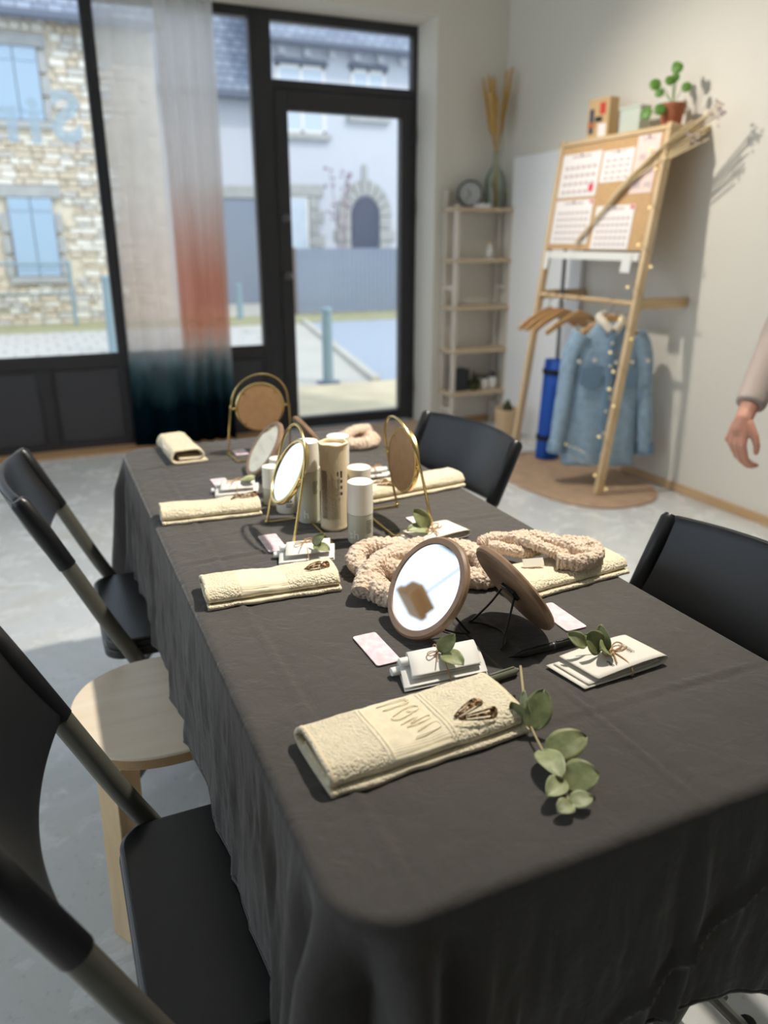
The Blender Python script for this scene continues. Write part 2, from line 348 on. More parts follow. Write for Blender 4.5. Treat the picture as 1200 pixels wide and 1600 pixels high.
def smooth_path(pts, n=8, closed=False):
    P = [Vector(p) for p in pts]; N = len(P); out = []
    for i in range(N if closed else N-1):
        g = lambda k: P[k % N] if closed else P[max(0, min(N-1, k))]
        p0, p1, p2, p3 = g(i-1), g(i), g(i+1), g(i+2)
        for k in range(n):
            t = k/n; out.append(.5*((2*p1)+(-p0+p2)*t+(2*p0-5*p1+4*p2-p3)*t*t+(-p0+3*p1-3*p2+p3)*t**3))
    if not closed: out.append(P[-1])
    return out
def nz(x, y=0, z=0): return noise.noise(Vector((x, y, z)))

# ================================================================== THE ROOM
ZT = 2.60
struct(MB().box(-2.7, 3.2, -5.2, 5.26, -.1, 0).build('floor', 'concrete'), 'pale grey polished concrete floor with whitish mottling')
struct(MB().box(-2.7, 3.2, -5.2, 5.26, 2.9, 3.0).build('ceiling', 'ceil'))
struct(MB().box(3.05, 3.2, -5.2, 5.26, 0, 2.9).build('wall_right', 'wall'))
b = MB(); b.box(-2.7, -2.55, -5.2, -.5, 0, 2.9); b.box(-2.7, -2.55, 4.86, 5.26, 0, 2.9); b.box(-2.7, -2.55, -.5, 4.86, 0, .30); b.box(-2.7, -2.55, -.5, 4.86, 2.7, 2.9)
struct(b.build('wall_left', 'wall'))
b = MB()
for y in (-.5, 1.22, 2.99, 4.81): b.box(-2.66, -2.60, y, y+.05, .30, 2.7)
b.box(-2.66, -2.60, -.45, 4.81, .30, .36); b.box(-2.66, -2.60, -.45, 4.81, 2.65, 2.7)
wl = struct(b.build('window_5', 'frame', bevel=.004), 'wide side window with anthracite frame, added out of view for daylight')  # unseen side window, added to bring more daylight onto floor, chairs and cloth
for y, y2 in ((-.455, 1.225), (1.265, 2.995), (3.035, 4.815)): MB().box(-2.633, -2.627, y, y2, .355, 2.655).build('pane', 'glass', wl, smooth=0)
b = MB(); b.box(-2.55, 3.05, 4.9, 5.26, ZT, 2.9); b.box(2.53, 3.05, 4.9, 5.26, 0, ZT); b.box(-2.55, -2.44, 4.9, 5.26, 0, ZT)
struct(b.build('wall_front', 'wall'))
struct(MB().box(-2.55, 3.05, -5.2, -5.05, 0, 2.9).build('wall_back', 'backwall'))
struct(MB().box(3.035, 3.05, -5.05, 4.9, 0, .045).build('baseboard_right', 'base', bevel=.003))
struct(MB().box(2.54, 3.035, 4.885, 4.9, 0, .045).build('baseboard_front', 'baseX', bevel=.003))
struct(MB().box(-2.44, 1.45, 5.02, 5.18, 0, .016).build('trim_1', 'baseX', bevel=.003), 'oak threshold strip along the foot of the window')

# ---- shop window bays
Y0, Y1 = 5.18, 5.25
cuts = [-2.44, -1.445, -.485, .475, 1.43]
def bay(idx, xa, xb):
    b = MB()
    b.box(xa, xa+.035, Y0, Y1, 0, ZT); b.box(xb-.035, xb, Y0, Y1, 0, ZT)
    b.box(xa+.035, xb-.035, Y0, Y1, 2.545, ZT); b.box(xa+.035, xb-.035, Y0, Y1, .53, .605); b.box(xa+.035, xb-.035, Y0, Y1, 0, .05)
    w_ = struct(b.build('window_%d' % idx, 'frame', bevel=.004), 'tall fixed shop window with anthracite frame and panelled base')
    MB().box(xa+.03, xb-.03, 5.208, 5.214, .60, 2.55).build('pane', 'glass', w_, smooth=0)
    MB().box(xa+.03, xb-.03, 5.195, 5.20, .58, .612).build('sill_bead', 'frame', w_)
    mid = (xa+xb)/2
    MB().box(mid-.037, mid+.037, Y0, Y1, .05, .53).build('stile', 'frame', w_, bevel=.004)
    for a, c in ((xa+.035, mid-.037), (mid+.037, xb-.035)):
        p = MB(); p.box(a, c, 5.2, 5.23, .05, .53); pp = p.build('lower_panel', 'panel', w_)
        q = MB(); q.box(a, c, 5.192, 5.2, .05, .068); q.box(a, c, 5.192, 5.2, .512, .53); q.box(a, a+.018, 5.192, 5.2, .068, .512); q.box(c-.018, c, 5.192, 5.2, .068, .512)
        q.build('moulding', 'frame', pp, bevel=.003)
    return w_
wins = [bay(i+1, cuts[i], cuts[i+1]) for i in range(4)]
# lettering on the glass, seen from inside (mirrored)
for ch, xc, zc, sz in (('m', -.085, 1.835, .36), ('i', .135, 1.835, .33), ('S', .305, 1.85, .36)):
    vs, fs = text_mesh(ch, sz, bold=.012)
    d = MB().add([(xc - x, 5.204, zc - .02 + y) for x, y, z in vs], fs)
    d.build('glass_letter', 'vinyl', wins[2], smooth=0, solid=.001)

# ---- door
b = MB(); b.box(1.43, 1.53, Y0, Y1, 0, ZT); b.box(2.495, 2.53, Y0, Y1, 0, ZT); b.box(1.53, 2.495, Y0, Y1, 2.543, ZT); b.box(1.53, 2.495, Y0, Y1, 2.175, 2.228)
door = struct(b.build('door_1', 'frame', bevel=.004), 'glazed anthracite entrance door with a transom light above')
b = MB(); b.box(1.535, 1.618, 5.17, 5.24, .01, 2.17); b.box(2.41, 2.49, 5.17, 5.24, .01, 2.17); b.box(1.618, 2.41, 5.17, 5.24, 2.055, 2.17); b.box(1.618, 2.41, 5.17, 5.24, .01, .085)
leafd = b.build('door_leaf', 'frame', door, bevel=.004)
MB().box(1.61, 2.42, 5.203, 5.209, .08, 2.06).build('pane', 'glass', leafd, smooth=0)
MB().box(1.53, 2.495, 5.203, 5.209, 2.22, 2.55).build('transom_pane', 'glass', door, smooth=0)
for z, nm in ((1.42, 'lock'), (1.06, 'door_knob')):
    MB().lathe([(.001, 0), (.026, 0), (.026, .006), (.012, .010), (.012, .026), (.022, .030), (.024, .040), (.018, .048), (.001, .050)], 24, Matrix.Translation((1.578, 5.17, z)) @ Matrix.Rotation(pi/2, 4, 'X')).build(nm, 'metal', leafd)
MB().box(1.563, 1.593, 5.164, 5.17, 1.14, 1.24).build('lock_plate', 'frame', leafd, bevel=.002)
for z in (.25, 1.5, 1.95):
    MB().box(2.485, 2.51, 5.15, 5.185, z-.05, z+.05).build('hinge', 'frame', leafd, bevel=.004)

# ---- curtain
def curtain():
    t = thing('curtain', 'floor-length voile curtain dip-dyed white, terracotta and dark teal beside the door', 'curtain', (0, 0, 0))
    def fold(x0, x1, yc, amp, waves, ph, nu):
        def fn(u, v):
            z = .012 + 2.57*v; e = (1-v)
            x = x0+(x1-x0)*u + .012*sin(5*u+3*v) + (-.02*e if x0 < .7 else 0)
            a = amp*(.75+.35*e)*(.8+.4*nz(u*9, v*1.2, ph))
            y = yc + a*sin(2*pi*waves*u + ph + .7*sin(2.2*v+u*4)) + .01*nz(u*7, v*3, 4)
            return (x, y, z)
        return MB().grid(fn, nu, 60)
    fold(.50, .86, 5.085, .016, 2.2, .5, 60).build('sheer_panel', 'voile_sheer', t, smooth=180, solid=.0012)
    fold(.82, 1.14, 5.06, .034, 3.6, 1.2, 150).build('gathered_panel', 'voile', t, smooth=180, solid=.0012)
    fold(.84, 1.135, 5.115, .022, 2.5, 2.6, 120).build('gathered_panel', 'voile', t, smooth=180, solid=.0012)
    r = MB(); r.cyl((.2, 5.085, 2.592), (1.35, 5.085, 2.592), .006); r.build('curtain_rail', 'pot_white', t)
curtain()

# ================================================================== OUTSIDE
G = -.05
def ground(name, mat, out, z0, z1, label=None): return struct(MB().prism(out, z0, z1).build(name, mat, smooth=0), label)
ground('pavement', 'pavement', [(-30, 5.27), (40, 5.27), (40, 60), (-30, 60)], G-.2, G, 'pale pavement in front of the shop')
ground('road', 'road', [(3.05, 7.0), (14, 7.0), (16, 13.2), (4.25, 13.2)], G-.01, G+.004, 'blue grey asphalt road')
ground('verge', 'verge', [(1.3, 5.4), (9, 5.4), (9, 7.05), (1.3, 7.05)], G-.01, G+.008, 'dry sandy verge by the door')
ground('grass_strip', 'grass', [(-6, 12.9), (16, 12.9), (16, 14.4), (-6, 14.4)], G-.01, G+.02, 'strip of dry grass at the foot of the houses')
ground('kerb', 'pavement', [(2.98, 7.05), (3.07, 7.05), (4.27, 13.0), (4.18, 13.0)], G-.01, G+.05)
pv_parent = struct(MB().box(-2.2, 3.0, 9.6, 12.9, G-.02, G+.004).build('paving', 'granite', smooth=0), 'rows of pale paving slabs')
pm = MB().box(-.121, .121, -.225, .225, 0, .022); pv0 = None
for j in range(7):
    for i in range(20):
        x = -2.05 + i*.25 + (.12 if j % 2 else 0); y = 9.85 + j*.46
        if x > 2.85: continue
        if pv0 is None: o = pv0 = pm.build('paving_slab', 'paver', pv_parent, smooth=0, bevel=.004, seg=1)
        else: o = pv0.copy(); COL.objects.link(o)
        o.location = (x, y, G+.003+rnd.uniform(0, .003))

def bollard(x, y, h, label):
    t = thing('bollard', label, 'bollard', (x, y, G), group='street bollards')
    MB().lathe([(.06, 0), (.055, .02), (.05, h-.09), (.046, h-.085), (.046, h-.07), (.052, h-.065), (.05, h-.02), (.03, h)], 20).build('post', 'bollard', t)
    MB().lathe([(.12, 0), (.12, .012), (.06, .015)], 20).build('base_plate', 'zinc', t)
bollard(2.564, 7.186, .73, 'teal metal bollard just outside the glazed door')
bollard(.816, 10.2, .94, 'teal bollard half hidden behind the window mullion')
bollard(3.317, 13.86, .62, 'small far bollard right of the curtain, on the grass strip')
t = thing('street_railing', 'low teal metal railing in front of the stone house', 'railing', (0, 13.9, G))
r = MB(); r.cyl((-4, 0, 1.02), (.56, 0, .98), .022); r.build('top_rail', 'bollard', t)
for x in (-3.4, -1.4, .58): MB().cyl((x, 0, 0), (x, 0, 1.02), .03).build('post', 'bollard', t)
MB().cyl((-4, 0, .55), (.56, 0, .53), .014).build('mid_rail', 'bollard', t)

# ---- stone house
hs = thing('stone_house', 'rubble stone house with pale blue shutters across the street', 'house', (0, 14.5, G))
MB().box(-4.5, 2.3, .06, 2.3, 0, 4.62).build('wall', 'mortar', hs, smooth=0)
rf = MB(); rf.add([(-4.7, -.25, 4.50), (2.45, -.25, 4.50), (2.45, 2.4, 7.2), (-4.7, 2.4, 7.2), (-4.7, -.25, 4.58), (2.45, -.25, 4.58), (2.45, 2.4, 7.3), (-4.7, 2.4, 7.3)], [(3,2,1,0),(4,5,6,7),(0,1,5,4),(1,2,6,5),(2,3,7,6),(3,0,4,7)])
rf.build('roof', 'slate', hs, smooth=0)
MB().tube([(-4.7, -.3, 4.5), (2.45, -.3, 4.5)], .06, 10).build('gutter', 'zinc', hs)
holes = []
def shuttered(x0, x1, z0, z1):
    holes.append((x0-.16, x1+.16, z0-.14, z1+.20))
    m = (x0+x1)/2
    for a, c in ((x0, m-.006), (m+.006, x1)):
        s_ = MB().box(a, c, -.04, 0, z0, z1).build('shutter', 'shutter', hs, smooth=0, bevel=.008)
        MB().box(a+.03, c-.03, -.055, -.04, z0+.12, z0+.19).build('batten', 'shutter', s_); MB().box(a+.03, c-.03, -.055, -.04, z1-.19, z1-.12).build('batten', 'shutter', s_)
    for z, hh in ((z0, .3), (z0+.36, .26), (z0+.68, .30)):
        if z+hh > z1: continue
        for xa in (x0-.15, x1+.01): MB().box(xa, xa+rnd.uniform(.11, .15), -.02, .08, z, z+hh).build('quoin', 'granite', hs, bevel=.012)
    MB().box(x0-.15, x1+.15, -.025, .08, z1+.01, z1+.19).build('lintel', 'granite', hs, bevel=.012)
    MB().box(x0-.12, x1+.12, -.05, .08, z0-.12, z0-.01).build('window_sill', 'granite', hs, bevel=.012)
shuttered(-.15, .53, 3.12, 4.13); shuttered(-.19, .47, .78, 1.98); shuttered(-1.95, -1.25, 3.12, 4.13); shuttered(-1.95, -1.25, .78, 1.98)
stones = []
z = .0
while z < 4.5:
    hh = rnd.uniform(.06, .115); x = -4.3 + rnd.uniform(-.2, 0)
    while x < 2.28:
        ww = rnd.uniform(.10, .28); xc, zc = x+ww/2, z+hh/2
        if not any(a < xc+ww*.42 and xc-ww*.42 < c and d < zc+hh*.4 and zc-hh*.4 < e for a, c, d, e in holes) and x+ww < 2.32: stones.append((xc, zc, ww, hh))
        x += ww+.012
    z += hh+.010
smeshes = []
for k in range(8):
    bm = bmesh.new(); bmesh.ops.create_cube(bm, size=1.0)
    for v in bm.verts: v.co += Vector((rnd.uniform(-.09, .06)*np.sign(v.co.x), 0, rnd.uniform(-.12, .06)*np.sign(v.co.z)))
    bmesh.ops.bevel(bm, geom=bm.edges[:], offset=.09, segments=1, affect='EDGES')
    me = bpy.data.meshes.new('stone'); bm.to_mesh(me); bm.free(); me.materials.append(MAT[['stoneA','stoneB','stoneC','stoneD','stoneD','stoneA','stoneB','stoneD'][k]]); smeshes.append(me)
# the stones that show largest through the clear pane come first
stones.sort(key=lambda s: (0 if -.75 < s[0] < 1.5 else 1, -s[2]*s[3]))
rest = MB()
for i, (xc, zc, ww, hh) in enumerate(stones):
    if i < 300:
        o = bpy.data.objects.new('stone', smeshes[rnd.randrange(8)]); COL.objects.link(o); o.parent = hs
        o.location = (xc, .06, zc); o.scale = (ww, rnd.uniform(.09, .15), hh)
    else:
        j = .012; rest.box(xc-ww/2+j, xc+ww/2-j, .01+rnd.uniform(0, .03), .1, zc-hh/2+j*.5, zc+hh/2-j*.5)
tag(rest.build('stone_infill', 'stoneA', hs, smooth=0, bevel=.012, seg=1), kind='stuff')

# ---- white house
wh = thing('white_house', 'white rendered house with slate roof and arched stone doorway behind the fence', 'house', (0, 17.3, G))
MB().box(4.95, 12, 0, 7, 0, 5.15).build('wall', 'render', wh, smooth=0)
MB().box(2.4, 4.95, .3, 6.5, 0, 4.15).build('wing_wall', 'render', wh, smooth=0)
def roof(x0, x1, y, z, run, rise, name):
    b = MB(); b.add([(x0,y,z),(x1,y,z),(x1,y+run,z+rise),(x0,y+run,z+rise),(x0,y,z+.12),(x1,y,z+.12),(x1,y+run,z+rise+.12),(x0,y+run,z+rise+.12)], [(3,2,1,0),(4,5,6,7),(0,1,5,4),(1,2,6,5),(2,3,7,6),(3,0,4,7)])
    r_ = b.build(name, 'slate', wh, smooth=0); MB().tube([(x0, y-.06, z+.02), (x1, y-.06, z+.02)], .07, 10).build('gutter', 'zinc', wh)
roof(4.75, 12.2, -.3, 5.1, 3.8, 4.4, 'roof'); roof(2.2, 4.95, 0, 4.1, 3.2, 4.2, 'wing_roof')
for x in [5.3 + .55*i for i in range(9)]: MB().box(x-.07, x+.07, -.16, .02, 4.93, 5.1).build('eave_bracket', 'render', wh)
for x0, x1, z0, z1 in ((5.2, 6.25, 3.5, 4.78), (6.85, 7.65, 3.9, 4.80), (8.3, 9.2, 3.5, 4.78)):
    f_ = MB(); f_.box(x0, x1, -.02, .05, z0, z0+.06); f_.box(x0, x1, -.02, .05, z1-.06, z1); f_.box(x0, x0+.06, -.02, .05, z0, z1); f_.box(x1-.06, x1, -.02, .05, z0, z1); f_.box((x0+x1)/2-.03, (x0+x1)/2+.03, -.02, .05, z0, z1)
    wd = f_.build('window', 'pot_white', wh); MB().box(x0+.03, x1-.03, -.012, -.003, z0+.03, z1-.03).build('pane', 'window_dark', wd, smooth=0)
    MB().box(x0-.1, x1+.1, -.12, .04, z0-.12, z0).build('window_sill', 'granite', wh, bevel=.01)
    MB().box(x0-.05, x1+.05, -.08, .04, z1, z1+.10).build('roller_box', 'zinc', wh)
# ground floor window with granite surround, and the arched door
f_ = MB(); f_.box(5.15, 5.8, -.02, .03, .9, 2.25); wd = f_.build('window', 'pot_white', wh); MB().box(5.2, 5.75, -.03, -.02, .95, 2.2).build('pane', 'window_dark', wd, smooth=0)
MB().box(4.97, 6.15, -.06, .04, 2.25, 2.5).build('lintel', 'granite', wh, bevel=.015)
for k in range(5): MB().box(5.82, 6.05 + (.12 if k % 2 else 0), -.05, .04, .95+k*.26, 1.2+k*.26).build('quoin', 'granite', wh, bevel=.015)
d_ = [(x, z) for x, z in ([(6.82, .0)] + [(7.15-.33*cos(a), 1.85+.42*sin(a)) for a in np.linspace(0, pi, 14)] + [(7.48, .0)])]
MB().prism(d_, 0, .06, Matrix(((1,0,0,0),(0,0,-1,.02),(0,1,0,0),(0,0,0,1)))).build('door', 'door_blue', wh, smooth=0)
for k in range(9):
    a0, a1 = pi*k/9, pi*(k+1)/9-.03
    o_ = [(7.15-cos(a)*r1, 1.85+sin(a)*r2) for a, r1, r2 in ((a0,.36,.45),(a1,.36,.45),(a1,.66,.78),(a0,.66,.78))]
    MB().prism(o_, 0, .1, Matrix(((1,0,0,0),(0,0,-1,.04),(0,1,0,0),(0,0,0,1)))).build('arch_stone', 'granite', wh, bevel=.012)
for k in range(6):
    for sgn in (-1, 1):
        xa = 7.15+sgn*.36; xb = xa+sgn*(.28 if k % 2 else .38); MB().box(min(xa,xb), max(xa,xb), -.06, .04, .25+k*.27, .5+k*.27).build('quoin', 'granite', wh, bevel=.012)
MB().box(7.09, 7.21, -.05, .03, 2.6, 2.95).build('finial', 'granite', wh, bevel=.02)
gd = MB(); gd.box(3.3, 4.75, .26, .32, 0, 2.2); gd.build('garage_door', 'fence', wh); MB().box(3.1, 4.95, .22, .34, 2.2, 2.45).build('lintel', 'granite', wh, bevel=.015)
# bare shrub against the house
sh = thing('bare_shrub', 'leggy bare shrub with mauve tips beside the arched doorway', 'shrub', (6.35, 16.6, G))
b = MB(); tips = MB()
for k in range(6):
    a = rnd.uniform(-.5, .5); L = rnd.uniform(1.7, 2.9); p = [(0,0,0), (a*.25, rnd.uniform(-.1,.1), L*.5), (a*.7, rnd.uniform(-.25,.25), L)]
    b.tube(smooth_path(p, 5), .012, 5)
    for q in range(7): tips.ball((a*.7+rnd.uniform(-.12,.12), rnd.uniform(-.2,.2), L+rnd.uniform(-.35,.1)), .035, 6, 4)
b.build('stem', 'shrub', sh); tag(tips.build('blossom', 'shrub', sh), kind='stuff')
# ---- slatted fence
fe = thing('slat_fence', 'grey blue vertical slat fence in front of the white house', 'fence', (0, 14.3, G))
sl = None
for k in range(50):
    x = 4.56 + k*.089
    if sl is None: sl = o = MB().box(-.039, .039, -.012, .012, .04, 1.17).build('slat', 'fence', fe, smooth=0)
    else: o = sl.copy(); COL.objects.link(o)
    o.location = (x, 0, rnd.uniform(-.004, .004))
for z in (.2, 1.05): MB().box(4.5, 9.0, .012, .05, z-.04, z+.04).build('rail', 'fence', fe)
MB().box(4.42, 9.02, -.02, .06, 1.17, 1.2).build('cap_rail', 'fence', fe)
for x in (4.46, 6.7, 9.0): MB().box(x-.05, x+.05, -.05, .06, 0, 1.22).build('post', 'post_brown' if x < 5 else 'fence', fe)

# ================================================================== TABLE AND CLOTH
TX0, TX1, TY0, TY1, TZ = .170, .842, .452, 2.138, .74
tb = thing('dining_table', 'long table hidden under the grey linen cloth', 'table', ((TX0+TX1)/2, (TY0+TY1)/2, 0))
hx, hy = (TX1-TX0)/2, (TY1-TY0)/2
o = []
for cx_, cy_, a0 in ((hx-.08, hy-.08, 0), (-hx+.08, hy-.08, pi/2), (-hx+.08, -hy+.08, pi), (hx-.08, -hy+.08, 3*pi/2)):
    for k in range(9): a = a0+pi/2*k/8; o.append((cx_+.072*cos(a), cy_+.072*sin(a)))
MB().prism(o, .71, .735).build('tabletop', 'tabletop', tb, bevel=.006)
for sx in (-1, 1):
    for sy in (-1, 1): MB().box(sx*(hx-.08)-.022, sx*(hx-.08)+.022, sy*(hy-.35)-.022, sy*(hy-.35)+.022, 0, .70).build('leg', 'metal', tb, bevel=.004)
MB().box(-hx+.08, hx-.08, -hy+.35, -hy+.38, .64, .70).build('apron', 'tabletop', tb); MB().box(-hx+.08, hx-.08, hy-.38, hy-.35, .64, .70).build('apron', 'tabletop', tb)

def tablecloth():
    R = .055; seg = []; step = .005
    def line(a, c):
        n = max(2, int(sqrt((c[0]-a[0])**2+(c[1]-a[1])**2)/step))
        return [(a[0]+(c[0]-a[0])*i/n, a[1]+(c[1]-a[1])*i/n) for i in range(n)]
    def arc(cx, cy, a0):
        n = 26; return [(cx+R*cos(a0+pi/2*i/n), cy+R*sin(a0+pi/2*i/n)) for i in range(n)]
    P = []
    P += line((TX0+R, TY0), (TX1-R, TY0)) + arc(TX1-R, TY0+R, -pi/2) + line((TX1, TY0+R), (TX1, TY1-R)) + arc(TX1-R, TY1-R, 0)
    P += line((TX1-R, TY1), (TX0+R, TY1)) + arc(TX0+R, TY1-R, pi/2) + line((TX0, TY1-R), (TX0, TY0+R)) + arc(TX0+R, TY0+R, pi)
    N = len(P); cx = (TX0+TX1)/2; ya, yb = TY0+.30, TY1-.30
    corners = [(TX0+R*.3, TY0+R*.3), (TX1-R*.3, TY0+R*.3), (TX1-R*.3, TY1-R*.3), (TX0+R*.3, TY1-R*.3)]
    nrm = []
    for i in range(N):
        a, c = P[i-1], P[(i+1) % N]; d = Vector((c[0]-a[0], c[1]-a[1])).normalized(); nrm.append((d.y, -d.x))
    cmid = []
    s_ = [0]
    for i in range(1, N): s_.append(s_[-1]+sqrt((P[i][0]-P[i-1][0])**2+(P[i][1]-P[i-1][1])**2))
    cs = [min(range(N), key=lambda i: (P[i][0]-c[0])**2+(P[i][1]-c[1])**2) for c in corners]; cs = [s_[i] for i in cs]; per = s_[-1]+.005
    rings = []
    def relief(x, y):
        h = .0011*nz(x*9, y*9, 2) + .0007*nz(x*24, y*20, 5) + .0004*nz(x*60, y*50, 1)
        for x0 in (.235, .55):
            d = x-x0-.003*nz(y*4, x0); h += .0026*exp(-(d/.0045)**2) - .0016*exp(-((d-.010)/.007)**2)
        for y0 in (.63, 1.285, 1.93):
            d = y-y0-.004*nz(x*5, y0); h += .0022*exp(-(d/.0045)**2) - .0014*exp(-((d+.010)/.007)**2)
        return h
    K = 58
    for k in range(K+1):
        f = k/K; ring = []
        for x, y in P:
            qx, qy = cx, min(max(y, ya), yb)
            px, py = qx+(x-qx)*f, qy+(y-qy)*f
            ring.append((px, py, TZ + relief(px, py)*min(1, (1-f)*8+.15)))
        rings.append(ring)
    er = .010
    for k in range(1, 6):
        a = pi/2*k/5; rings.append([(P[i][0]+nrm[i][0]*er*sin(a), P[i][1]+nrm[i][1]*er*sin(a), TZ-er*(1-cos(a))) for i in range(N)])
    H = 46
    for k in range(1, H+1):
        f = k/H; ring = []
        for i in range(N):
            x, y = P[i]; cdx = min(sqrt((x-c[0])**2+(y-c[1])**2) for c in corners); s = s_[i]
            cw = exp(-(cdx/.10)**2)                        # near a corner
            drop = .275 + .13*cw + .006*sin(s*7)+.004*nz(s*6, 3)
            near = y < TY0+.03; left = x < TX0+.03
            if near: drop += .012
            sd_ = min(((s-c+per/2) % per - per/2 for c in cs), key=abs)
            fold_ = -(.024+.020*f)*cos(2*pi*(sd_-.006)/.074)*exp(-(sd_/.085)**2)*min(1, f*5)
            wob = .0045*sin(s*34 + 1.3*nz(s*3, 1))*(1-cw)*(f**.7) + fold_ + .006*f*nz(s*11, f*2, 7) + .0030*nz(s*34, f*2.2, 3)*min(1, f*3) + .0024*nz(s*85, f*5, 9)*min(1, f*3)
            if near:                                      # long folds hanging from the creases
                for x0, a_, w_ in ((.55, .016, .012), (.50, .010, .02), (.33, .010, .014), (.68, .008, .02), (.77, .012, .014)):
                    d = x - x0 - .05*f*(x0-.45); wob += a_*f**.6*exp(-(d/w_)**2)
                d = (x-.55) - (.62-f)*.42; wob += .009*exp(-(d/.012)**2)*max(0, min(1, (f-.15)*5))*max(0, min(1, (1-f)*4))
            if left:
                for y0, a_ in ((.70, .012), (.86, .010), (1.10, .012), (1.30, .010), (1.62, .012), (1.88, .010)):
                    d = y - y0 - .08*f*sin(y0*7); wob += a_*f**.7*exp(-(d/.016)**2)
            flare = .012*f + .034*cw*f - (.022*f*f if near else 0)
            off = er + flare + wob
            z = TZ - er - drop*f
            ring.append((x+nrm[i][0]*off, y+nrm[i][1]*off, z))
        rings.append(ring)
    b = MB(); vs = [p for r_ in rings for p in r_]; fs = []
    for k in range(len(rings)-1):
        for i in range(N):
            j = (i+1) % N; fs.append((k*N+i, k*N+j, (k+1)*N+j, (k+1)*N+i))
    b.add(vs, fs); o = b.build('tablecloth', 'linen', smooth=180, solid=.0015)
    tag(o, 'charcoal grey creased linen cloth draped over the long table', 'tablecloth')
    # hem along the lower border
    pts = [Vector(rings[-1][i]) for i in range(0, N, 3)]
    hm = MB().tube(pts, .0028, 6, closed=True, sq=1.6).build('hem', 'linen', o, smooth=180)
tablecloth()

# ================================================================== CHAIRS
def folding_chair():
    t = thing('folding_chair', '', 'chair', group='black folding chairs around the table')
    post = lambda s: [(-.112, s*.205, .79), (-.09, s*.205, .745), (-.05, s*.205, .66), (.01, s*.206, .525), (.045, s*.208, .452), (.10, s*.212, .35), (.31, s*.215, .012)]
    for s in (-1, 1):
        MB().tube(smooth_path(post(s), 6), .0135, 12, sq=1.25).build('post', 'tube', t)
        sl_ = MB().tube([(-.118, s*.204, .805), (-.114, s*.204, .797), (-.09, s*.204, .745), (-.047, s*.204, .652)], [.011, .0165, .0170, .0165], 14, sq=1.15); sl_.build('sleeve', 'black', t)
        MB().tube([(.31, s*.188, .415), (.10, s*.188, .18), (-.03, s*.188, .012)], .0115, 10).build('rear_leg', 'tube', t)
        for fx, sy in ((.31, .215), (-.032, .188)): MB().lathe([(.017, 0), (.018, .012), (.014, .03)], 12, c=(fx, s*sy, 0)).build('foot_cap', 'rubber', t)
    def back(u, v):
        y = -.20+.40*u; z = .655+.150*v; xb = -.047-.073*v - .004*sin(pi*v)
        bow = .036*(1-(y/.20)**2); sag = .016*(1-(y/.2)**2)*(1-v)
        return (xb - bow, y, z - sag + .004*(1-(y/.2)**2)*v)
    MB().grid(back, 30, 10).build('backrest', 'black', t, smooth=180, solid=.020, offset=0, bevel=.007, seg=3)
    o = []
    for cx_, cy_, a0 in ((.345, .148, 0), (.05, .148, pi/2), (.05, -.148, pi), (.345, -.148, 3*pi/2)):
        rr = .045
        for k in range(9): a = a0+pi/2*k/8; o.append((cx_+rr*cos(a), cy_+rr*sin(a)))
    st = MB().prism(o, .425, .452); st.build('seat', 'seat', t, bevel=.007, seg=3)
    o2 = [((x-.2)*1.012+.2, y*1.015) for x, y in o]; MB().prism(o2, .408, .430).build('seat_rim', 'black', t, bevel=.004)
    for x, z, yy in ((.245, .12, .215), (.04, .12, .188), (.30, .402, .19)): MB().cyl((x, -yy, z), (x, yy, z), .008, n=10).build('crossbar', 'tube', t)
    for s in (-1, 1): MB().cyl((.068, s*.19, .42), (.068, s*.222, .42), .007, n=10).build('pivot_bolt', 'metal', t)
    return t
c0 = folding_chair()
cl = [((0.0, .812, 0), 0, 'black folding chair in the foreground left, nearest the camera, whole seat in view'),
      ((.035, 1.785, 0), 0, 'black folding chair at the far left, beyond the round birch stool'),
      ((.908, .795, 0), pi+radians(1), 'black folding chair cut by the right picture edge, near the cream leaflet'),
      ((.925, 1.77, 0), pi+radians(6), 'black folding chair far right of the table, in front of the narrow shelf')]
for i, (loc, rz, lab) in enumerate(cl):
    c_ = c0 if i == 0 else copy_tree(c0); c_.location = loc; c_.rotation_euler = (0, 0, rz); c_['label'] = lab

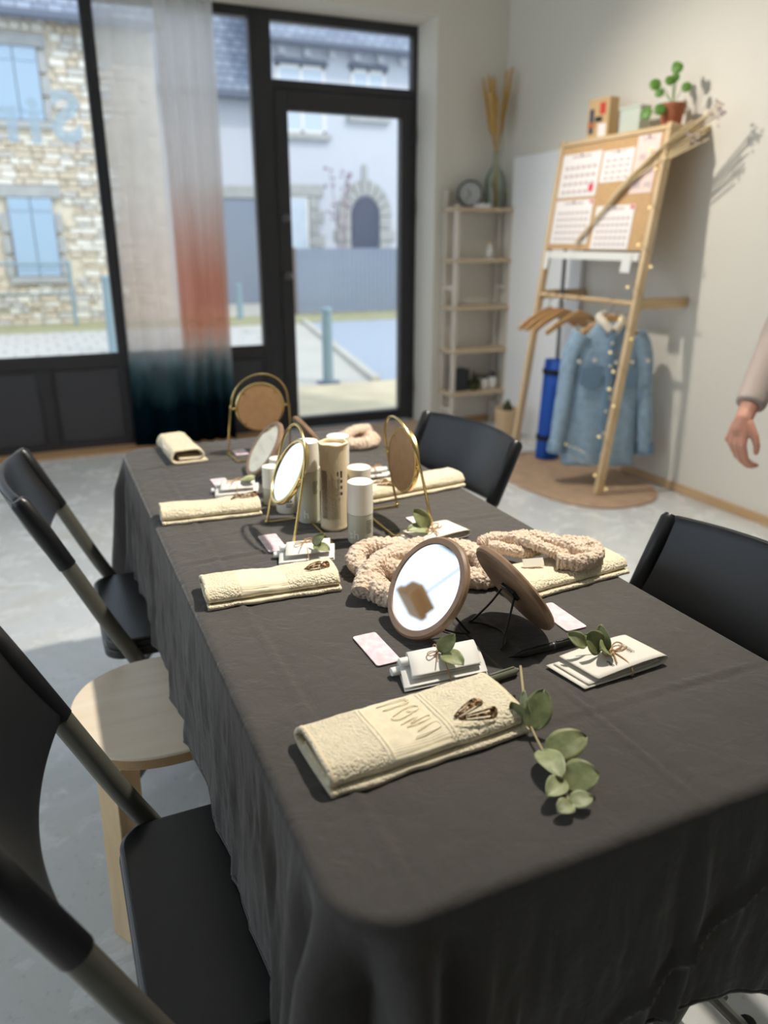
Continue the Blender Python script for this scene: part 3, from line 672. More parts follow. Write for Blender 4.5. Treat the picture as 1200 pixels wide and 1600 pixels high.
# ---- stool
def stool():
    t = thing('round_stool', 'round birch plywood stool with bent legs between the two left chairs', 'stool', (.128, 1.325, 0), 0)
    def sq_(r, z, n=72): return [(r*np.sign(cos(a))*abs(cos(a))**.86, r*np.sign(sin(a))*abs(sin(a))**.86, z) for a in np.linspace(0, 2*pi, n, endpoint=False)]
    def stack(levels):
        b = MB(); vs = []; n = 72
        for r, z in levels: vs += sq_(r, z, n)
        fs = [tuple(range(n))[::-1], tuple((len(levels)-1)*n+k for k in range(n))]
        for l_ in range(len(levels)-1):
            for k in range(n): fs.append((l_*n+k, l_*n+(k+1) % n, (l_+1)*n+(k+1) % n, (l_+1)*n+k))
        return b.add(vs, fs)
    stack([(.1735, .4462), (.1735, .4485), (.1715, .4505)]).build('seat_top', 'birch', t, smooth=30)
    stack([(.171, .426), (.1735, .428), (.1735, .446)]).build('seat_edge', 'birch_edge', t, smooth=30)
    for k in range(4):
        a = pi*1.19+k*pi/2; path = []
        path += [(.01+.018*i, .4175) for i in range(4)]
        path += [(.076+.070*sin(q), .3475+.070*cos(q)) for q in np.linspace(0.1, pi/2, 12)]
        path += [(.146+.010*(1-z/.34), z) for z in np.linspace(.33, 0.0, 10)]
        b = MB(); n = len(path); w_ = .027; th = .0085
        vs = []
        for i, (r_, z) in enumerate(path):
            p0 = path[max(0, i-1)]; p1 = path[min(n-1, i+1)]; dx, dz = p1[0]-p0[0], p1[1]-p0[1]; L = sqrt(dx*dx+dz*dz); nx_, nz_ = -dz/L, dx/L
            for sy, st_ in ((-1, -1), (1, -1), (1, 1), (-1, 1)): vs.append((r_+nx_*th*st_, sy*w_, z+nz_*th*st_))
        fs = [(0,1,2,3), tuple(4*(n-1)+q for q in (3,2,1,0))]
        for i in range(n-1):
            for q in range(4): fs.append((4*i+q, 4*(i+1)+q, 4*(i+1)+(q+1) % 4, 4*i+(q+1) % 4))
        b.add(vs, fs, Matrix.Rotation(a, 4, 'Z')); b.build('leg', 'birchZ', t, smooth=40, bevel=.002)
stool()

# ================================================================== CEILING LAMPS (above the frame)
def spotlight(loc, target, power, color, size, blend, label, radius=.035):
    t = thing('ceiling_spotlight', label, 'lamp', loc, group='ceiling spotlights')
    d = (Vector(target)-Vector(loc)).normalized()
    can = MB(); q = d.to_track_quat('Z', 'Y').to_matrix().to_4x4()
    can.lathe([(.001, -.10), (.045, -.10), (.05, -.09), (.05, .03), (.046, .03), (.046, -.05), (.001, -.05)], 24, q); can.build('shade', 'lampblack', t)
    MB().cyl((0, 0, .03), (0, 0, 2.9-loc[2]), .012).build('stem', 'lampblack', t)
    MB().lathe([(.05, 2.88-loc[2]), (.05, 2.9-loc[2])], 20).build('ceiling_rose', 'lampblack', t)
    ld = bpy.data.lights.new('spot', 'SPOT'); ld.energy = power; ld.color = color; ld.spot_size = radians(size); ld.spot_blend = blend; ld.shadow_soft_size = radius
    lo = bpy.data.objects.new('spot', ld); COL.objects.link(lo); lo.parent = t; lo.location = d*.05
    lo.rotation_euler = d.to_track_quat('-Z', 'Y').to_euler()
WARM = (1.0, .93, .83)
spotlight((1.22, 1.15, 2.66), (.40, 1.85, .74), 150, WARM, 108, 1.0, 'black ceiling spotlight over the table')
spotlight((1.45, 3.35, 2.66), (3.05, 2.80, .55), 62, WARM, 115, 1.0, 'black ceiling spotlight aimed at the pinboard rack')
spotlight((2.25, 1.75, 2.66), (2.25, 1.75, 0), 46, (1, .95, .88), 64, .9, 'black ceiling spotlight added over the right aisle to brighten its floor')  # unseen extra lamp, added to lift the right floor and lower wall

# ================================================================== THINGS ON THE TABLE
Z = .743
def towel(label, x, y, rz, L, W, Ht, mat='cream', flip=False, seed=0, lip=.010):
    t = thing('folded_towel', label, 'towel', (x, y, Z), radians(rz), group='cream towels laid at each place')
    path = smooth_path([(0, -W/2-lip, .003), (0, -W*.2, .003), (0, W*.3, .003), (0, W/2, .007), (0, W/2+.003, Ht*.55), (0, W/2-.006, Ht*.95), (0, W*.25, Ht), (0, -W*.1, Ht*1.02), (0, -W*.36, Ht*.98), (0, -W/2+.002, Ht*.78), (0, -W/2-.001, Ht*.5), (0, -W/2+.008, Ht*.33), (0, -W*.1, Ht*.36), (0, W*.3, Ht*.4)], 6)
    n = len(path)
    def fn(u, v):
        p = path[min(n-1, int(round(v*(n-1))))]
        x_ = -L/2+L*u; e = abs(u-.5)*2
        wob = .0016*nz(u*6+seed, v*4) + .0008*nz(u*22, v*16+seed)
        ends = .004*nz(seed, v*5) * (1 if u < .02 or u > .98 else 0)
        sag = -.003*max(0, 1-abs(u-.5)*4) * (1 if p[2] > Ht*.7 else 0)
        yy = p[1] + .0022*nz(u*4+seed*3, v*2) + (.004*nz(u*7, seed) if v < .02 else 0)
        return (x_+ends, yy, max(.0032, p[2]+wob+sag))
    MB().grid(fn, 60, n).build('terry_sheet', mat, t, smooth=180, solid=.0055, offset=0, bevel=0)
    # stitched end hems
    for u in (.0, 1.0):
        pts = [Vector(fn(u, k/(n-1))) + Vector((.004 if u == 0 else -.004, 0, 0)) for k in range(0, n)]
        MB().tube(pts, .0036, 6).build('hem', 'cream_flat', t, smooth=180)
    return t, fn
t1, f1 = towel('large cream towel in front, its woven band embossed, under two tortoiseshell clips', .331, .668, 3.5, .248, .094, .0245, 'cream_band', seed=1.3)
def on_towel(b_pts, Ht=.0335): return [(x, y, Ht) for x, y in b_pts]
for pts in ([(-.03, .034), (.004, .036), (.009, .032), (.007, .027), (-.026, .025)], [(-.022, .010), (.003, .019), (.014, .016), (.012, .010), (.004, .008), (-.002, .012)], [(-.022, .010), (-.024, .005), (-.016, .002), (.002, .006)],
            [(-.02, -.008), (.004, -.002), (-.008, -.010), (.016, -.006), (.012, -.013), (-.016, -.015)], [(-.008, -.026), (.016, -.020), (.020, -.028), (.012, -.033), (-.016, -.036)]):
    MB().tube(smooth_path(on_towel(pts, .0268), 7), [.0008*(1+.3*nz(i*.9, pts[0][0]*50)) for i in range((len(pts)-1)*7+1)], 6).build('embossed_stroke', 'emboss', t1)
for x in (-.055, -.050, .025, .030):
    pts = []
    for k in range(30):
        v = .40+.36*k/29; p = f1((x+.124)/.248, v); pts.append((x, p[1], p[2]+.0028))
    MB().tube(pts, [.0016*(1+.4*nz(k*1.3, x*90)) for k in range(30)], 6).build('band_ridge', 'emboss', t1)
towel('cream towel at the second left place, beside the beige headband', .29, 1.118, -4, .215, .075, .026, 'cream_band', seed=2.1)
towel('cream towel third along the left side, before the small white bottle', .275, 1.52, -5, .20, .062, .026, seed=3.4)
towel('cream towel at the far left corner of the table, loop end facing the camera', .302, 2.03, 92, .20, .075, .034, seed=4.2)
towel('cream towel on the far right, behind the round brass mirror', .727, 1.50, 7, .25, .066, .028, seed=5.7)
towel('cream towel on the right side under the twisted beige headband', .748, .968, 5, .235, .080, .022, seed=6.6)

# ---- headbands
def chenille(pts, r, closed=True, n=26, seg=8, rib=26, seed=0, sq=.9, amp=.16):
    pts = smooth_path(pts, seg*2, closed); N = len(pts)
    b = MB().tube(pts, [r*(1+.07*sin(rib*2*pi*i/N)+.12*nz(i*.21+seed)) for i in range(N)], n, closed, sq=sq)
    out = []
    for (x, y, z) in b.v:
        q = Vector((x, y, z)); d = noise.noise_vector(q*60+Vector((seed, 0, 0)))*r*amp*.9 + noise.noise_vector(q*330)*r*amp*.55
        p = q+d; out.append((p.x, p.y, max(p.z, Z+.0005)))
    b.v = out; return b
h1 = thing('headband', 'puffy beige chenille headband with looped bow behind the round walnut mirror', 'headband', (0, 0, 0), group='beige spa headbands')
def ringpts(cx, cy, cz, rx, ry, tilt, n=9, ph=0, lift=0): return [(cx+rx*cos(a+ph), cy+ry*sin(a+ph), cz+tilt*sin(a+ph)+lift*cos(a+ph)) for a in np.linspace(0, 2*pi, n, endpoint=False)]
chenille(ringpts(.492, 1.112, .762, .050, .046, .008), .0175, seg=12, rib=30, seed=1, amp=.15).build('bow_loop', 'beige', h1, smooth=180)
chenille(ringpts(.462, 1.020, .764, .030, .040, .006), .0215, seg=12, rib=26, seed=2, amp=.15).build('bow_loop', 'beige', h1, smooth=180)
chenille([(.405, 1.01, .760), (.43, 1.04, .778), (.47, 1.07, .786), (.52, 1.09, .782), (.56, 1.10, .770)], .015, False, seg=12, rib=22, seed=3, amp=.15).build('bow_knot', 'beige', h1, smooth=180)
chenille([(.53, 1.150, .762), (.565, 1.145, .766), (.61, 1.125, .765), (.65, 1.09, .762)], .014, False, seg=16, rib=16, seed=4, amp=.2).build('elastic', 'beige', h1, smooth=180)
chenille(ringpts(.612, 1.04, .763, .030, .056, .006), .0195, seg=12, rib=26, seed=5, amp=.15).build('band', 'beige', h1, smooth=180)
h2 = thing('headband', 'twisted beige chenille headband lying across the cream towel', 'headband', (0, 0, 0), group='beige spa headbands')
for k in range(3):
    pts = []
    for i in range(15):
        u = i/14; ph = u*1.7*pi + k*2*pi/3
        env = .012+.008*sin(pi*u)
        pts.append((.655+.150*u, 1.050-.080*u+.010*sin(u*5) + cos(ph)*env*1.5, .781+.006*sin(pi*u)+sin(ph)*env*.6))
    chenille(pts, .0115, False, seg=8, rib=40, seed=10+k, amp=.25).build('strand', 'beige', h2, smooth=180)
chenille([(.775, 1.00, .787), (.808, .985, .786), (.818, .958, .782), (.795, .938, .779), (.765, .938, .778), (.735, .955, .778)], .0125, False, seg=10, rib=26, seed=15, sq=1.2, amp=.22).build('end_loop', 'beige', h2, smooth=180)
MB().box(-.018, .018, -.001, .001, -.007, .007, Matrix.Translation((.700, .972, .776)) @ Matrix.Rotation(radians(-12), 4, 'Z') @ Matrix.Rotation(radians(-35), 4, 'X')).build('care_label', 'label', h2)
h3 = thing('headband', 'small folded beige headband at the far right end of the table', 'headband', (0, 0, 0), group='beige spa headbands')
chenille(ringpts(.765, 1.915, .762, .042, .034, .004), .020, seg=10, rib=30, seed=21).build('band', 'beige', h3, smooth=180)
chenille([(.72, 1.90, .778), (.76, 1.92, .788), (.81, 1.945, .78)], .016, False, seg=10, rib=18, seed=22).build('fold', 'beige', h3, smooth=180)

# ---- pink cards
def card(x, y, rz, label, w_=.036, h_=.088):
    o = []; r = .004
    for cx_, cy_, a0 in ((w_/2-r, h_/2-r, 0), (-w_/2+r, h_/2-r, pi/2), (-w_/2+r, -h_/2+r, pi), (w_/2-r, -h_/2+r, 3*pi/2)):
        for k in range(5): a = a0+pi/2*k/4; o.append((cx_+r*cos(a), cy_+r*sin(a)))
    c = MB().prism(o, 0, .0012).build('pink_card', 'pink', loc=(x, y, Z), rot=(0, 0, radians(rz)), smooth=30)
    tag(c, label, 'card', 'pink marbled cards')
card(.371, .868, 1, 'pink marbled card in front, left of the round walnut mirror')
card(.663, .845, 0, 'pink marbled card on the right, beside the leaning walnut mirror')
card(.349, 1.312, -1, 'pink marbled card in the shadow of the left brass mirror')
card(.655, 1.292, 0, 'pink marbled card partly under the right twine-tied leaflet and leaf sprig')
card(.343, 1.722, 0, 'pink marbled card by the second walnut mirror, above the third left towel')
card(.452, 1.985, 0, 'pink card under the far brass mirror', .034, .06)

# ---- round mirrors
def disc_profile(r, th): return [(.001, -th/2), (r-.003, -th/2), (r, -th/2+.003), (r, th/2-.003), (r-.003, th/2), (r-.011, th/2), (r-.0125, th/2-.002)]
def walnut_mirror(x, y, rz, label, lean=34, r=.077):
    """local: glass faces -x, the disc leans back towards +x, its rim rests at the origin"""
    t = thing('walnut_mirror', label, 'mirror', (x, y, Z), radians(rz), group='round walnut table mirrors')
    e = radians(lean); nrm = Vector((-cos(e), 0, sin(e))); up = Vector((sin(e), 0, cos(e)))
    c = up*(r+.0005) + Vector((.006*cos(e), 0, .006*sin(e)*1.2))
    X = Matrix.Translation(c) @ Matrix(((0, up.x, nrm.x), (1, up.y, nrm.y), (0, up.z, nrm.z))).to_4x4()
    MB().lathe(disc_profile(r, .012), 72, X).build('rim', 'walnut', t)
    MB().lathe([(.001, .0038), (r-.0122, .0038), (r-.0122, .0044), (.001, .0044)], 72, X).build('glass', 'mirror', t, smooth=30)
    k = Matrix.Translation(c - nrm*.010)
    MB().box(-.017, .017, -.009, .009, -.012, -.004, X).build('pivot_block', 'wire', t, bevel=.002)
    pv = c - nrm*.013; fz = .0022; fx = pv.x + .030
    w_ = MB().tube(smooth_path([(pv.x, -.017, pv.z), (pv.x+.012, -.026, pv.z*.6), (fx, -.040, .008), (fx+.004, -.044, fz), (fx-.012, -.030, fz), (fx-.024, 0, fz), (fx-.012, .030, fz), (fx+.004, .044, fz), (fx, .040, .008), (pv.x+.012, .026, pv.z*.6), (pv.x, .017, pv.z)], 6), .0017, 8)
    w_.build('wire_stand', 'wire', t); return t
walnut_mirror(.412, .882, 8, 'round walnut mirror in front, facing left, reflecting the pale room')
walnut_mirror(.622, .838, 180, 'round walnut mirror in front seen edge-on, leaning over its wire stand')
walnut_mirror(.410, 1.745, 0, 'round walnut mirror further back, before the far brass mirror, glass pale blue', r=.074)
walnut_mirror(.640, 1.80, 180, 'walnut mirror at the far end seen edge-on behind the tall bottles', r=.072)

def brass_mirror(x, y, rz, label, tilt=0, lean=.045):
    """local: glass faces -x; arch stands over the origin, base loop runs towards +x"""
    t = thing('brass_mirror', label, 'mirror', (x, y, Z), radians(rz), group='round brass table mirrors')
    hw, H, rr = .084, .216, .0027; base = .078
    arch = [(0, -hw, .003), (lean*.30, -hw*.985, .065), (lean*.6, -hw*.93, .13)]
    n = 12
    for k in range(n+1):
        a = pi*(1-k/n); zz = .138+(H-.138)*sin(a); arch.append((lean*zz/H, hw*.90*cos(a), zz))
    arch += [(lean*.6, hw*.93, .13), (lean*.30, hw*.985, .065), (0, hw, .003)]
    MB().tube(smooth_path(arch, 4), rr, 10, sq=1.0).build('arch', 'gold', t)
    MB().tube([(0, -hw, .003), (base, -hw*.95, .003), (base+.003, -hw*.9, .003), (base+.003, hw*.9, .003), (base, hw*.95, .003), (0, hw, .003)], .0023, 8).build('base_loop', 'gold', t)
    for s in (-1, 1): MB().ball((0, s*hw, .0045), .0045, 10, 8).build('foot_ball', 'gold', t)
    cz = .128; cx_ = lean*cz/H; r = .064
    e = radians(12+tilt); nrm = Vector((-cos(e), 0, sin(e))); up = Vector((sin(e), 0, cos(e)))
    X = Matrix.Translation((cx_, 0, cz)) @ Matrix(((0, up.x, nrm.x), (1, up.y, nrm.y), (0, up.z, nrm.z))).to_4x4()
    MB().lathe([(r-.004, -.004), (r, -.004), (r+.001, -.002), (r+.001, .004), (r-.001, .0055), (r-.0055, .0055), (r-.006, .003), (r-.004, .002), (r-.004, -.004)], 72, X, cap=False).build('rim', 'gold', t)
    MB().lathe([(.001, .0005), (r-.004, .0005), (r-.004, .0028), (.001, .0028)], 72, X).build('glass', 'mirror', t, smooth=30)
    MB().lathe([(.001, -.0032), (r-.004, -.0032), (r-.004, .0003), (.001, .0003)], 72, X).build('back_board', 'mirrorback', t, smooth=30)
    for k in range(4):
        a = pi/4+pi/2*k; MB().box(-.0012, .0012, r-.010, r-.003, -.0046, -.0030, X @ Matrix.Rotation(a, 4, 'Z')).build('clip_tab', 'gold', t)
    for s in (-1, 1):
        MB().cyl((cx_, s*(r-.001), cz), (cx_, s*hw*.94, cz), .0018, n=8).build('pivot_pin', 'gold', t); MB().ball((cx_, s*(r+.006), cz), .0038, 8, 6).build('pivot_knob', 'gold', t)
    return t
brass_mirror(.368, 1.334, 0, 'brass arch mirror on the left, glass facing the camera side', 16)
brass_mirror(.652, 1.324, 180, 'brass arch mirror on the right, showing its brown back board', -16)
brass_mirror(.502, 1.968, -90, 'brass arch mirror at the far end of the table, brown back facing the camera', -8)

# ---- bottles and jars
def cyl_text(txt, size, r, ang, z, parent, mat, name='lettering'):
    vs, fs = text_mesh(txt, size)
    b = MB().add([((r)*cos(radians(ang)+x/r), (r)*sin(radians(ang)+x/r), z+y) for x, y, q in vs], fs); return b.build(name, mat, parent, smooth=0, solid=.0003, offset=1)
def cyl_patch(b, r, a0, a1, z0, z1, n=3):
    for k in range(n):
        q0, q1 = radians(a0+(a1-a0)*k/n), radians(a0+(a1-a0)*(k+1)/n)
        b.add([(r*cos(q0), r*sin(q0), z0), (r*cos(q1), r*sin(q1), z0), (r*cos(q1), r*sin(q1), z1), (r*cos(q0), r*sin(q0), z1)], [(0,1,2,3)])
def pump_bottle(label, x, y, r, h, cap, liquid='liquid', txt=None, tang=-125, lines=True, tsize=.024):
    t = thing('cosmetic_bottle', label, 'bottle', (x, y, Z), group='white-capped cosmetic bottles')
    hb = h-cap
    MB().lathe([(.001, 0), (r-.002, 0), (r, .002), (r, hb-.001), (r-.002, hb)], 40).build('body', 'frost', t)
    MB().lathe([(.001, .004), (r-.003, .004), (r-.0028, hb*.93), (.001, hb*.93)], 40).build('contents', liquid, t)
    MB().lathe([(r-.0035, hb-.004), (r-.001, hb+.0005), (r+.0004, hb+.001), (r+.0004, h-.002), (r-.0015, h-.0004), (r-.005, h), (.001, h)], 40).build('cap', 'capw', t)
    if txt: cyl_text(txt, tsize, r+.0003, tang, .012, t, 'white_letter')
    if lines:
        b = MB()
        for k in range(8): cyl_patch(b, r+.0003, -84, -84+rnd.uniform(26, 34), hb*.80-k*.0034, hb*.80-k*.0034+.0013)
        tag(b.build('printed_lines', 'ink', t, smooth=0), kind='stuff')
    return t
pump_bottle('short frosted bottle with ivory cap in front of the bottle cluster', .505, 1.255, .0235, .120, .062, txt='sh', tang=-142)
pump_bottle('short ivory-capped bottle directly behind the front one', .541, 1.350, .0235, .118, .062)
pump_bottle('tall frosted bottle left of the ecru printed sleeve', .452, 1.402, .0225, .168, .060, txt='h', tang=-122)
pump_bottle('tall ivory-capped bottle behind the ecru printed sleeve', .523, 1.418, .0225, .168, .060, lines=True)
pump_bottle('small white-capped bottle at the end of the third left towel', .412, 1.535, .018, .086, .048, lines=True)
pump_bottle('small ivory-capped bottle mostly hidden behind the left brass mirror', .442, 1.585, .018, .088, .048, lines=False)
t = thing('cosmetic_jar', 'low ivory jar with printed label below the left brass mirror', 'jar', (.432, 1.478, Z))
MB().lathe([(.001, 0), (.024, 0), (.026, .003), (.0262, .052), (.025, .054), (.001, .054)], 40).build('body', 'capw', t)
MB().lathe([(.0268, .054), (.0268, .070), (.025, .072), (.001, .072)], 40).build('lid', 'capw', t)
b = MB(); [cyl_patch(b, .0265, -118, -118+q, .020-k*.004, .0215-k*.004) for k, q in enumerate((34, 26))]; cyl_patch(b, .0265, -112, -104, .026, .030); cyl_patch(b, .0265, -100, -92, .026, .030)
tag(b.build('printed_lines', 'ink', t, smooth=0), kind='stuff')
t = thing('cosmetic_bottle', 'amber liquid bottle behind the leg of the left brass mirror', 'bottle', (.476, 1.462, Z), group='white-capped cosmetic bottles')
MB().lathe([(.001, 0), (.022, 0), (.0235, .002), (.0235, .046)], 40).build('body', 'amber', t)
MB().lathe([(.0236, .046), (.0236, .092), (.0215, .094), (.001, .094)], 40).build('label_sleeve', 'capw', t)
MB().lathe([(.020, .094), (.020, .128), (.018, .130), (.001, .130)], 40).build('cap', 'capw', t)
cyl_text('n', .024, .0238, -128, .010, t, 'white_letter')
b = MB(); [cyl_patch(b, .0239, -105, -72, .082-k*.005, .0835-k*.005) for k in range(7)]; tag(b.build('printed_lines', 'ink', t, smooth=0), kind='stuff')
t = thing('printed_sleeve', 'tall ecru cotton sleeve roll covered in fine print, tallest in the bottle cluster', 'roll', (.487, 1.348, Z))
def slv(u, v):
    a = 2*pi*u; z = .172*v; r = .0262 + .0006*sin(3*a+v*4) + .0012*(1 if v > .97 else 0) + .0018*max(0, .04-v)*25*(.5+.5*nz(a*3, 1)); return (r*cos(a), r*sin(a), z)
MB().grid(slv, 48, 40, cu=True).build('sleeve', 'loofah', t, smooth=180, solid=.002)
MB().lathe([(.001, .150), (.0245, .150), (.0245, .166), (.001, .168)], 40).build('core', 'capw', t)
MB().tube([(.0268*cos(a), .0268*sin(a), .172+.0008*sin(a*5)) for a in np.linspace(0, 2*pi, 40, endpoint=False)], [.0026*(1+.3*nz(k*1.7)) for k in range(40)], 8, True).build('rolled_rim', 'loofah', t)
b = MB(); k = 0; a = -168
while a < -84:
    wd_ = rnd.choice((2.0, 2.4, 3.0)); z0 = .022+rnd.uniform(0, .004); top = .122 if a < -140 else rnd.uniform(.085, .120)
    z = z0
    while z < top:
        l_ = rnd.uniform(.003, .012); cyl_patch(b, .0276, a, a+wd_*.55, z, min(top, z+l_), 1); z += l_+rnd.uniform(.0006, .0016)
    a += wd_*(1.0 if a < -140 else 1.7)
tag(b.build('fine_print', 'inkl', t, smooth=0), kind='stuff')
b = MB()
for k in range(3): cyl_patch(b, .0278, -82, -73, .098-k*.0125, .1045-k*.0125)
cyl_patch(b, .0278, -82, -73, .108, .122); cyl_patch(b, .0278, -96, -90, .112, .121)
b.build('bold_marks', 'ink', t, smooth=0)
# clear flap of the bottle top

# ---- leaves
def leaf(parent, base, tip, W, mat, cup=.25, bend=.12, roll=0., rnd_tip=.35, name='leaf'):
    B, Tp = Vector(base), Vector(tip); d = Tp-B; L = d.length; d.normalize()
    up = Vector(roll) if isinstance(roll, tuple) else Vector((0, 0, 1)); up = up - d*up.dot(d); roll = 0 if isinstance(roll, tuple) else roll
    up = up.normalized() if up.length > .05 else Vector((0, 1, 0)); up = Matrix.Rotation(roll, 3, d) @ up; sd_ = d.cross(up)
    def fn(u, v):
        s = u*2-1; w_ = W/2*(sin(pi*min(1, v*.94+.03))**.62)*(1.05-.25*v) if v < 1 else W*.02
        if v == 0: w_ = W*.03
        return tuple(B + d*(L*v) + sd_*(w_*s) + up*(cup*W*.5*s*s*(.5+.5*v) + bend*L*sin(pi*v) + .03*W*nz(u*3+W*900, v*3)))
    return MB().grid(fn, 9, 12).build(name, mat, parent, smooth=180, solid=.0005)

sp = thing('eucalyptus_sprig', 'dried eucalyptus sprig lying on the cloth right of the front towel', 'sprig', (0, 0, 0))
MB().tube(smooth_path([(.498, .703, .775), (.462, .636, .762), (.453, .608, .755), (.443, .569, .752), (.436, .528, .750), (.422, .498, .749)], 5), [.0016]*8+[.0013]*18, 6).build('stem', 'stem', sp)
MB().tube([(.470, .628, .757), (.480, .634, .778)], .0012, 6).build('twig', 'stem', sp)
CN = (-.33, -.66, .67)
for b_, t_, W, m, cup, bend, roll in (((.453, .610, .753), (.480, .628, .790), .036, 'leafA', .12, .05, CN), ((.457, .622, .756), (.444, .640, .776), .020, 'leafA', .4, .1, (-.8, -.3, .4)), ((.457, .618, .757), (.462, .640, .786), .016, 'leafB', .3, .1, (-.9, -.2, .2)),
        ((.443, .569, .753), (.493, .563, .764), .038, 'leafA', .08, .06, (-.2, -.5, .8)), ((.441, .575, .753), (.431, .522, .757), .030, 'leafB', .25, .10, (-.2, -.3, .9)), ((.434, .527, .752), (.466, .508, .762), .040, 'leafA', .08, .08, (-.2, -.5, .8)),
        ((.434, .525, .752), (.401, .508, .754), .024, 'leafB', .5, .10, (-.3, -.5, .8)), ((.421, .496, .750), (.446, .492, .752), .021, 'leafB', .2, .1, (0, -.3, .9)), ((.423, .494, .750), (.402, .490, .751), .020, 'leafB', .25, .12, (0, -.3, .9))):
    leaf(sp, b_, t_, W, m, cup, bend, roll)

# ---- folded leaflets tied with twine
def sheet(parent, path, y0, y1, name='paper_sheet', mat='paper', axis='x', skew=0, ny=8):
    pts = smooth_path([(a, 0, z) for a, z in path], 6); n = len(pts)
    def fn(u, v):
        p = pts[min(n-1, int(round(v*(n-1))))]; w_ = y0+(y1-y0)*u; sk = skew*(w_-(y0+y1)/2)
        return (p[0]+sk, w_, p[2]) if axis == 'x' else (w_+skew*p[0], p[0], p[2])
    return MB().grid(fn, ny, n).build(name, mat, parent, smooth=180, solid=.0007)
def bow(parent, x, y, z, a=0, s=1.0, strap=None):
    X = Matrix.Translation((x, y, z)) @ Matrix.Rotation(a, 4, 'Z') @ Matrix.Scale(s, 4)
    for sg in (-1, 1):
        MB().tube(smooth_path([(0, 0, .001), (sg*.010, .006, .004), (sg*.021, .005, .005), (sg*.023, -.002, .004), (sg*.012, -.004, .003), (0, 0, .001)], 6), .0011, 6, X=X).build('bow_loop', 'twine', parent)
        MB().tube(smooth_path([(0, 0, .002), (sg*.012, -.009, .002), (sg*.026, -.014+.006*sg, .001)], 6), .0010, 6, X=X).build('twine_tail', 'twine', parent)
    MB().ball((0, 0, .002), .0028, 8, 6, X=X).build('knot', 'twine', parent)
    if strap: MB().tube(smooth_path(strap, 5, True), .0009, 6, True).build('twine_strap', 'twine', parent)
# right-hand leaflet
p2 = thing('folded_leaflet', 'cream folded leaflet tied with twine and leaves, alone at the right beside the black pen', 'leaflet', (.637, .703, Z), radians(3), group='cream leaflets tied with twine')
sheet(p2, [(-.071, .0012), (-.02, .0012), (.04, .0014), (.064, .003), (.071, .009), (.064, .0145), (.03, .0155), (-.01, .0135), (-.050, .0105)], -.034, .034, skew=-.12)
sheet(p2, [(-.062, .0035), (-.02, .0038), (.03, .0045), (.055, .006), (.058, .009), (.048, .0105), (.0, .0095), (-.03, .008)], -.031, .031, 'inner_sheet', skew=-.12)
bow(p2, .012, .004, .0152, .35, .95, [(.010, -.0345, .0005), (.010, -.0355, .010), (.012, -.020, .0155), (.012, .01, .0160), (.014, .0345, .0140), (.014, .035, .001), (.012, 0, .0004)])
for b_, t_, W, m, roll in (((-.020, .020, .024), (-.046, .032, .044), .022, 'leafB', (-.33, -.66, .67)), ((.004, .004, .018), (-.022, -.006, .032), .030, 'leafA', (-.2, -.5, .8)), ((.006, .006, .018), (.004, .022, .050), .022, 'leafB', (-.9, -.3, .2)), ((-.004, .010, .020), (-.030, .016, .046), .036, 'leafA', (-.33, -.66, .67))):
    leaf(p2, b_, t_, W, m, .25, .1, roll)
MB().tube([(.006, .008, .017), (-.010, .016, .026), (-.030, .026, .030)], .0009, 6).build('leaf_stem', 'stem', p2)
vs, fs = text_mesh('oup', .009); Xt = Matrix.Translation((-.012, -.016, .0137)) @ Matrix.Rotation(radians(-92), 4, 'Z') @ Matrix.Rotation(radians(0), 4, 'X')
MB().add(vs, fs, Xt).build('lettering', 'ink', p2, smooth=0, solid=.0002, offset=1)
fr = MB()
for x0, x1, y0, y1 in ((.030, .0304, -.010, .014), (.0376, .038, -.010, .014), (.030, .038, -.010, -.0096), (.030, .038, .0136, .014)): fr.box(x0, x1, y0, y1, .0166, .0168)
for k in range(7): fr.box(.032, .036, -.008+k*.003, -.0068+k*.003, .0166, .0168)
tag(fr.build('framed_logo', 'inkl', p2, smooth=0), kind='stuff')
# right-hand leaflet further back
p4 = thing('folded_leaflet', 'cream folded leaflet tied with twine behind the front headband, leaf sprig at its left', 'leaflet', (.640, 1.218, Z), radians(6), group='cream leaflets tied with twine')
sheet(p4, [(-.062, .0012), (-.02, .0012), (.04, .0014), (.056, .003), (.062, .009), (.056, .0145), (.03, .0155), (-.01, .0135), (-.044, .0105)], -.034, .034, skew=-.1)
sheet(p4, [(-.052, .0035), (-.02, .0038), (.03, .0045), (.049, .006), (.051, .009), (.042, .0105), (.0, .0095), (-.03, .008)], -.031, .031, 'inner_sheet', skew=-.1)
bow(p4, .0, .0, .0150, .6, 1.0, [(.0, -.0345, .0005), (.0, -.0355, .010), (.0, -.01, .0155), (.0, .01, .0160), (.002, .0345, .0140), (.002, .035, .001), (.0, 0, .0004)])
for b_, t_, W, m, roll in (((-.008, .004, .017), (-.034, .020, .056), .034, 'leafA', (-.33, -.66, .67)), ((-.010, .0, .015), (-.058, .002, .022), .030, 'leafB', (-.1, -.4, .9))): leaf(p4, b_, t_, W, m, .3, .12, roll)
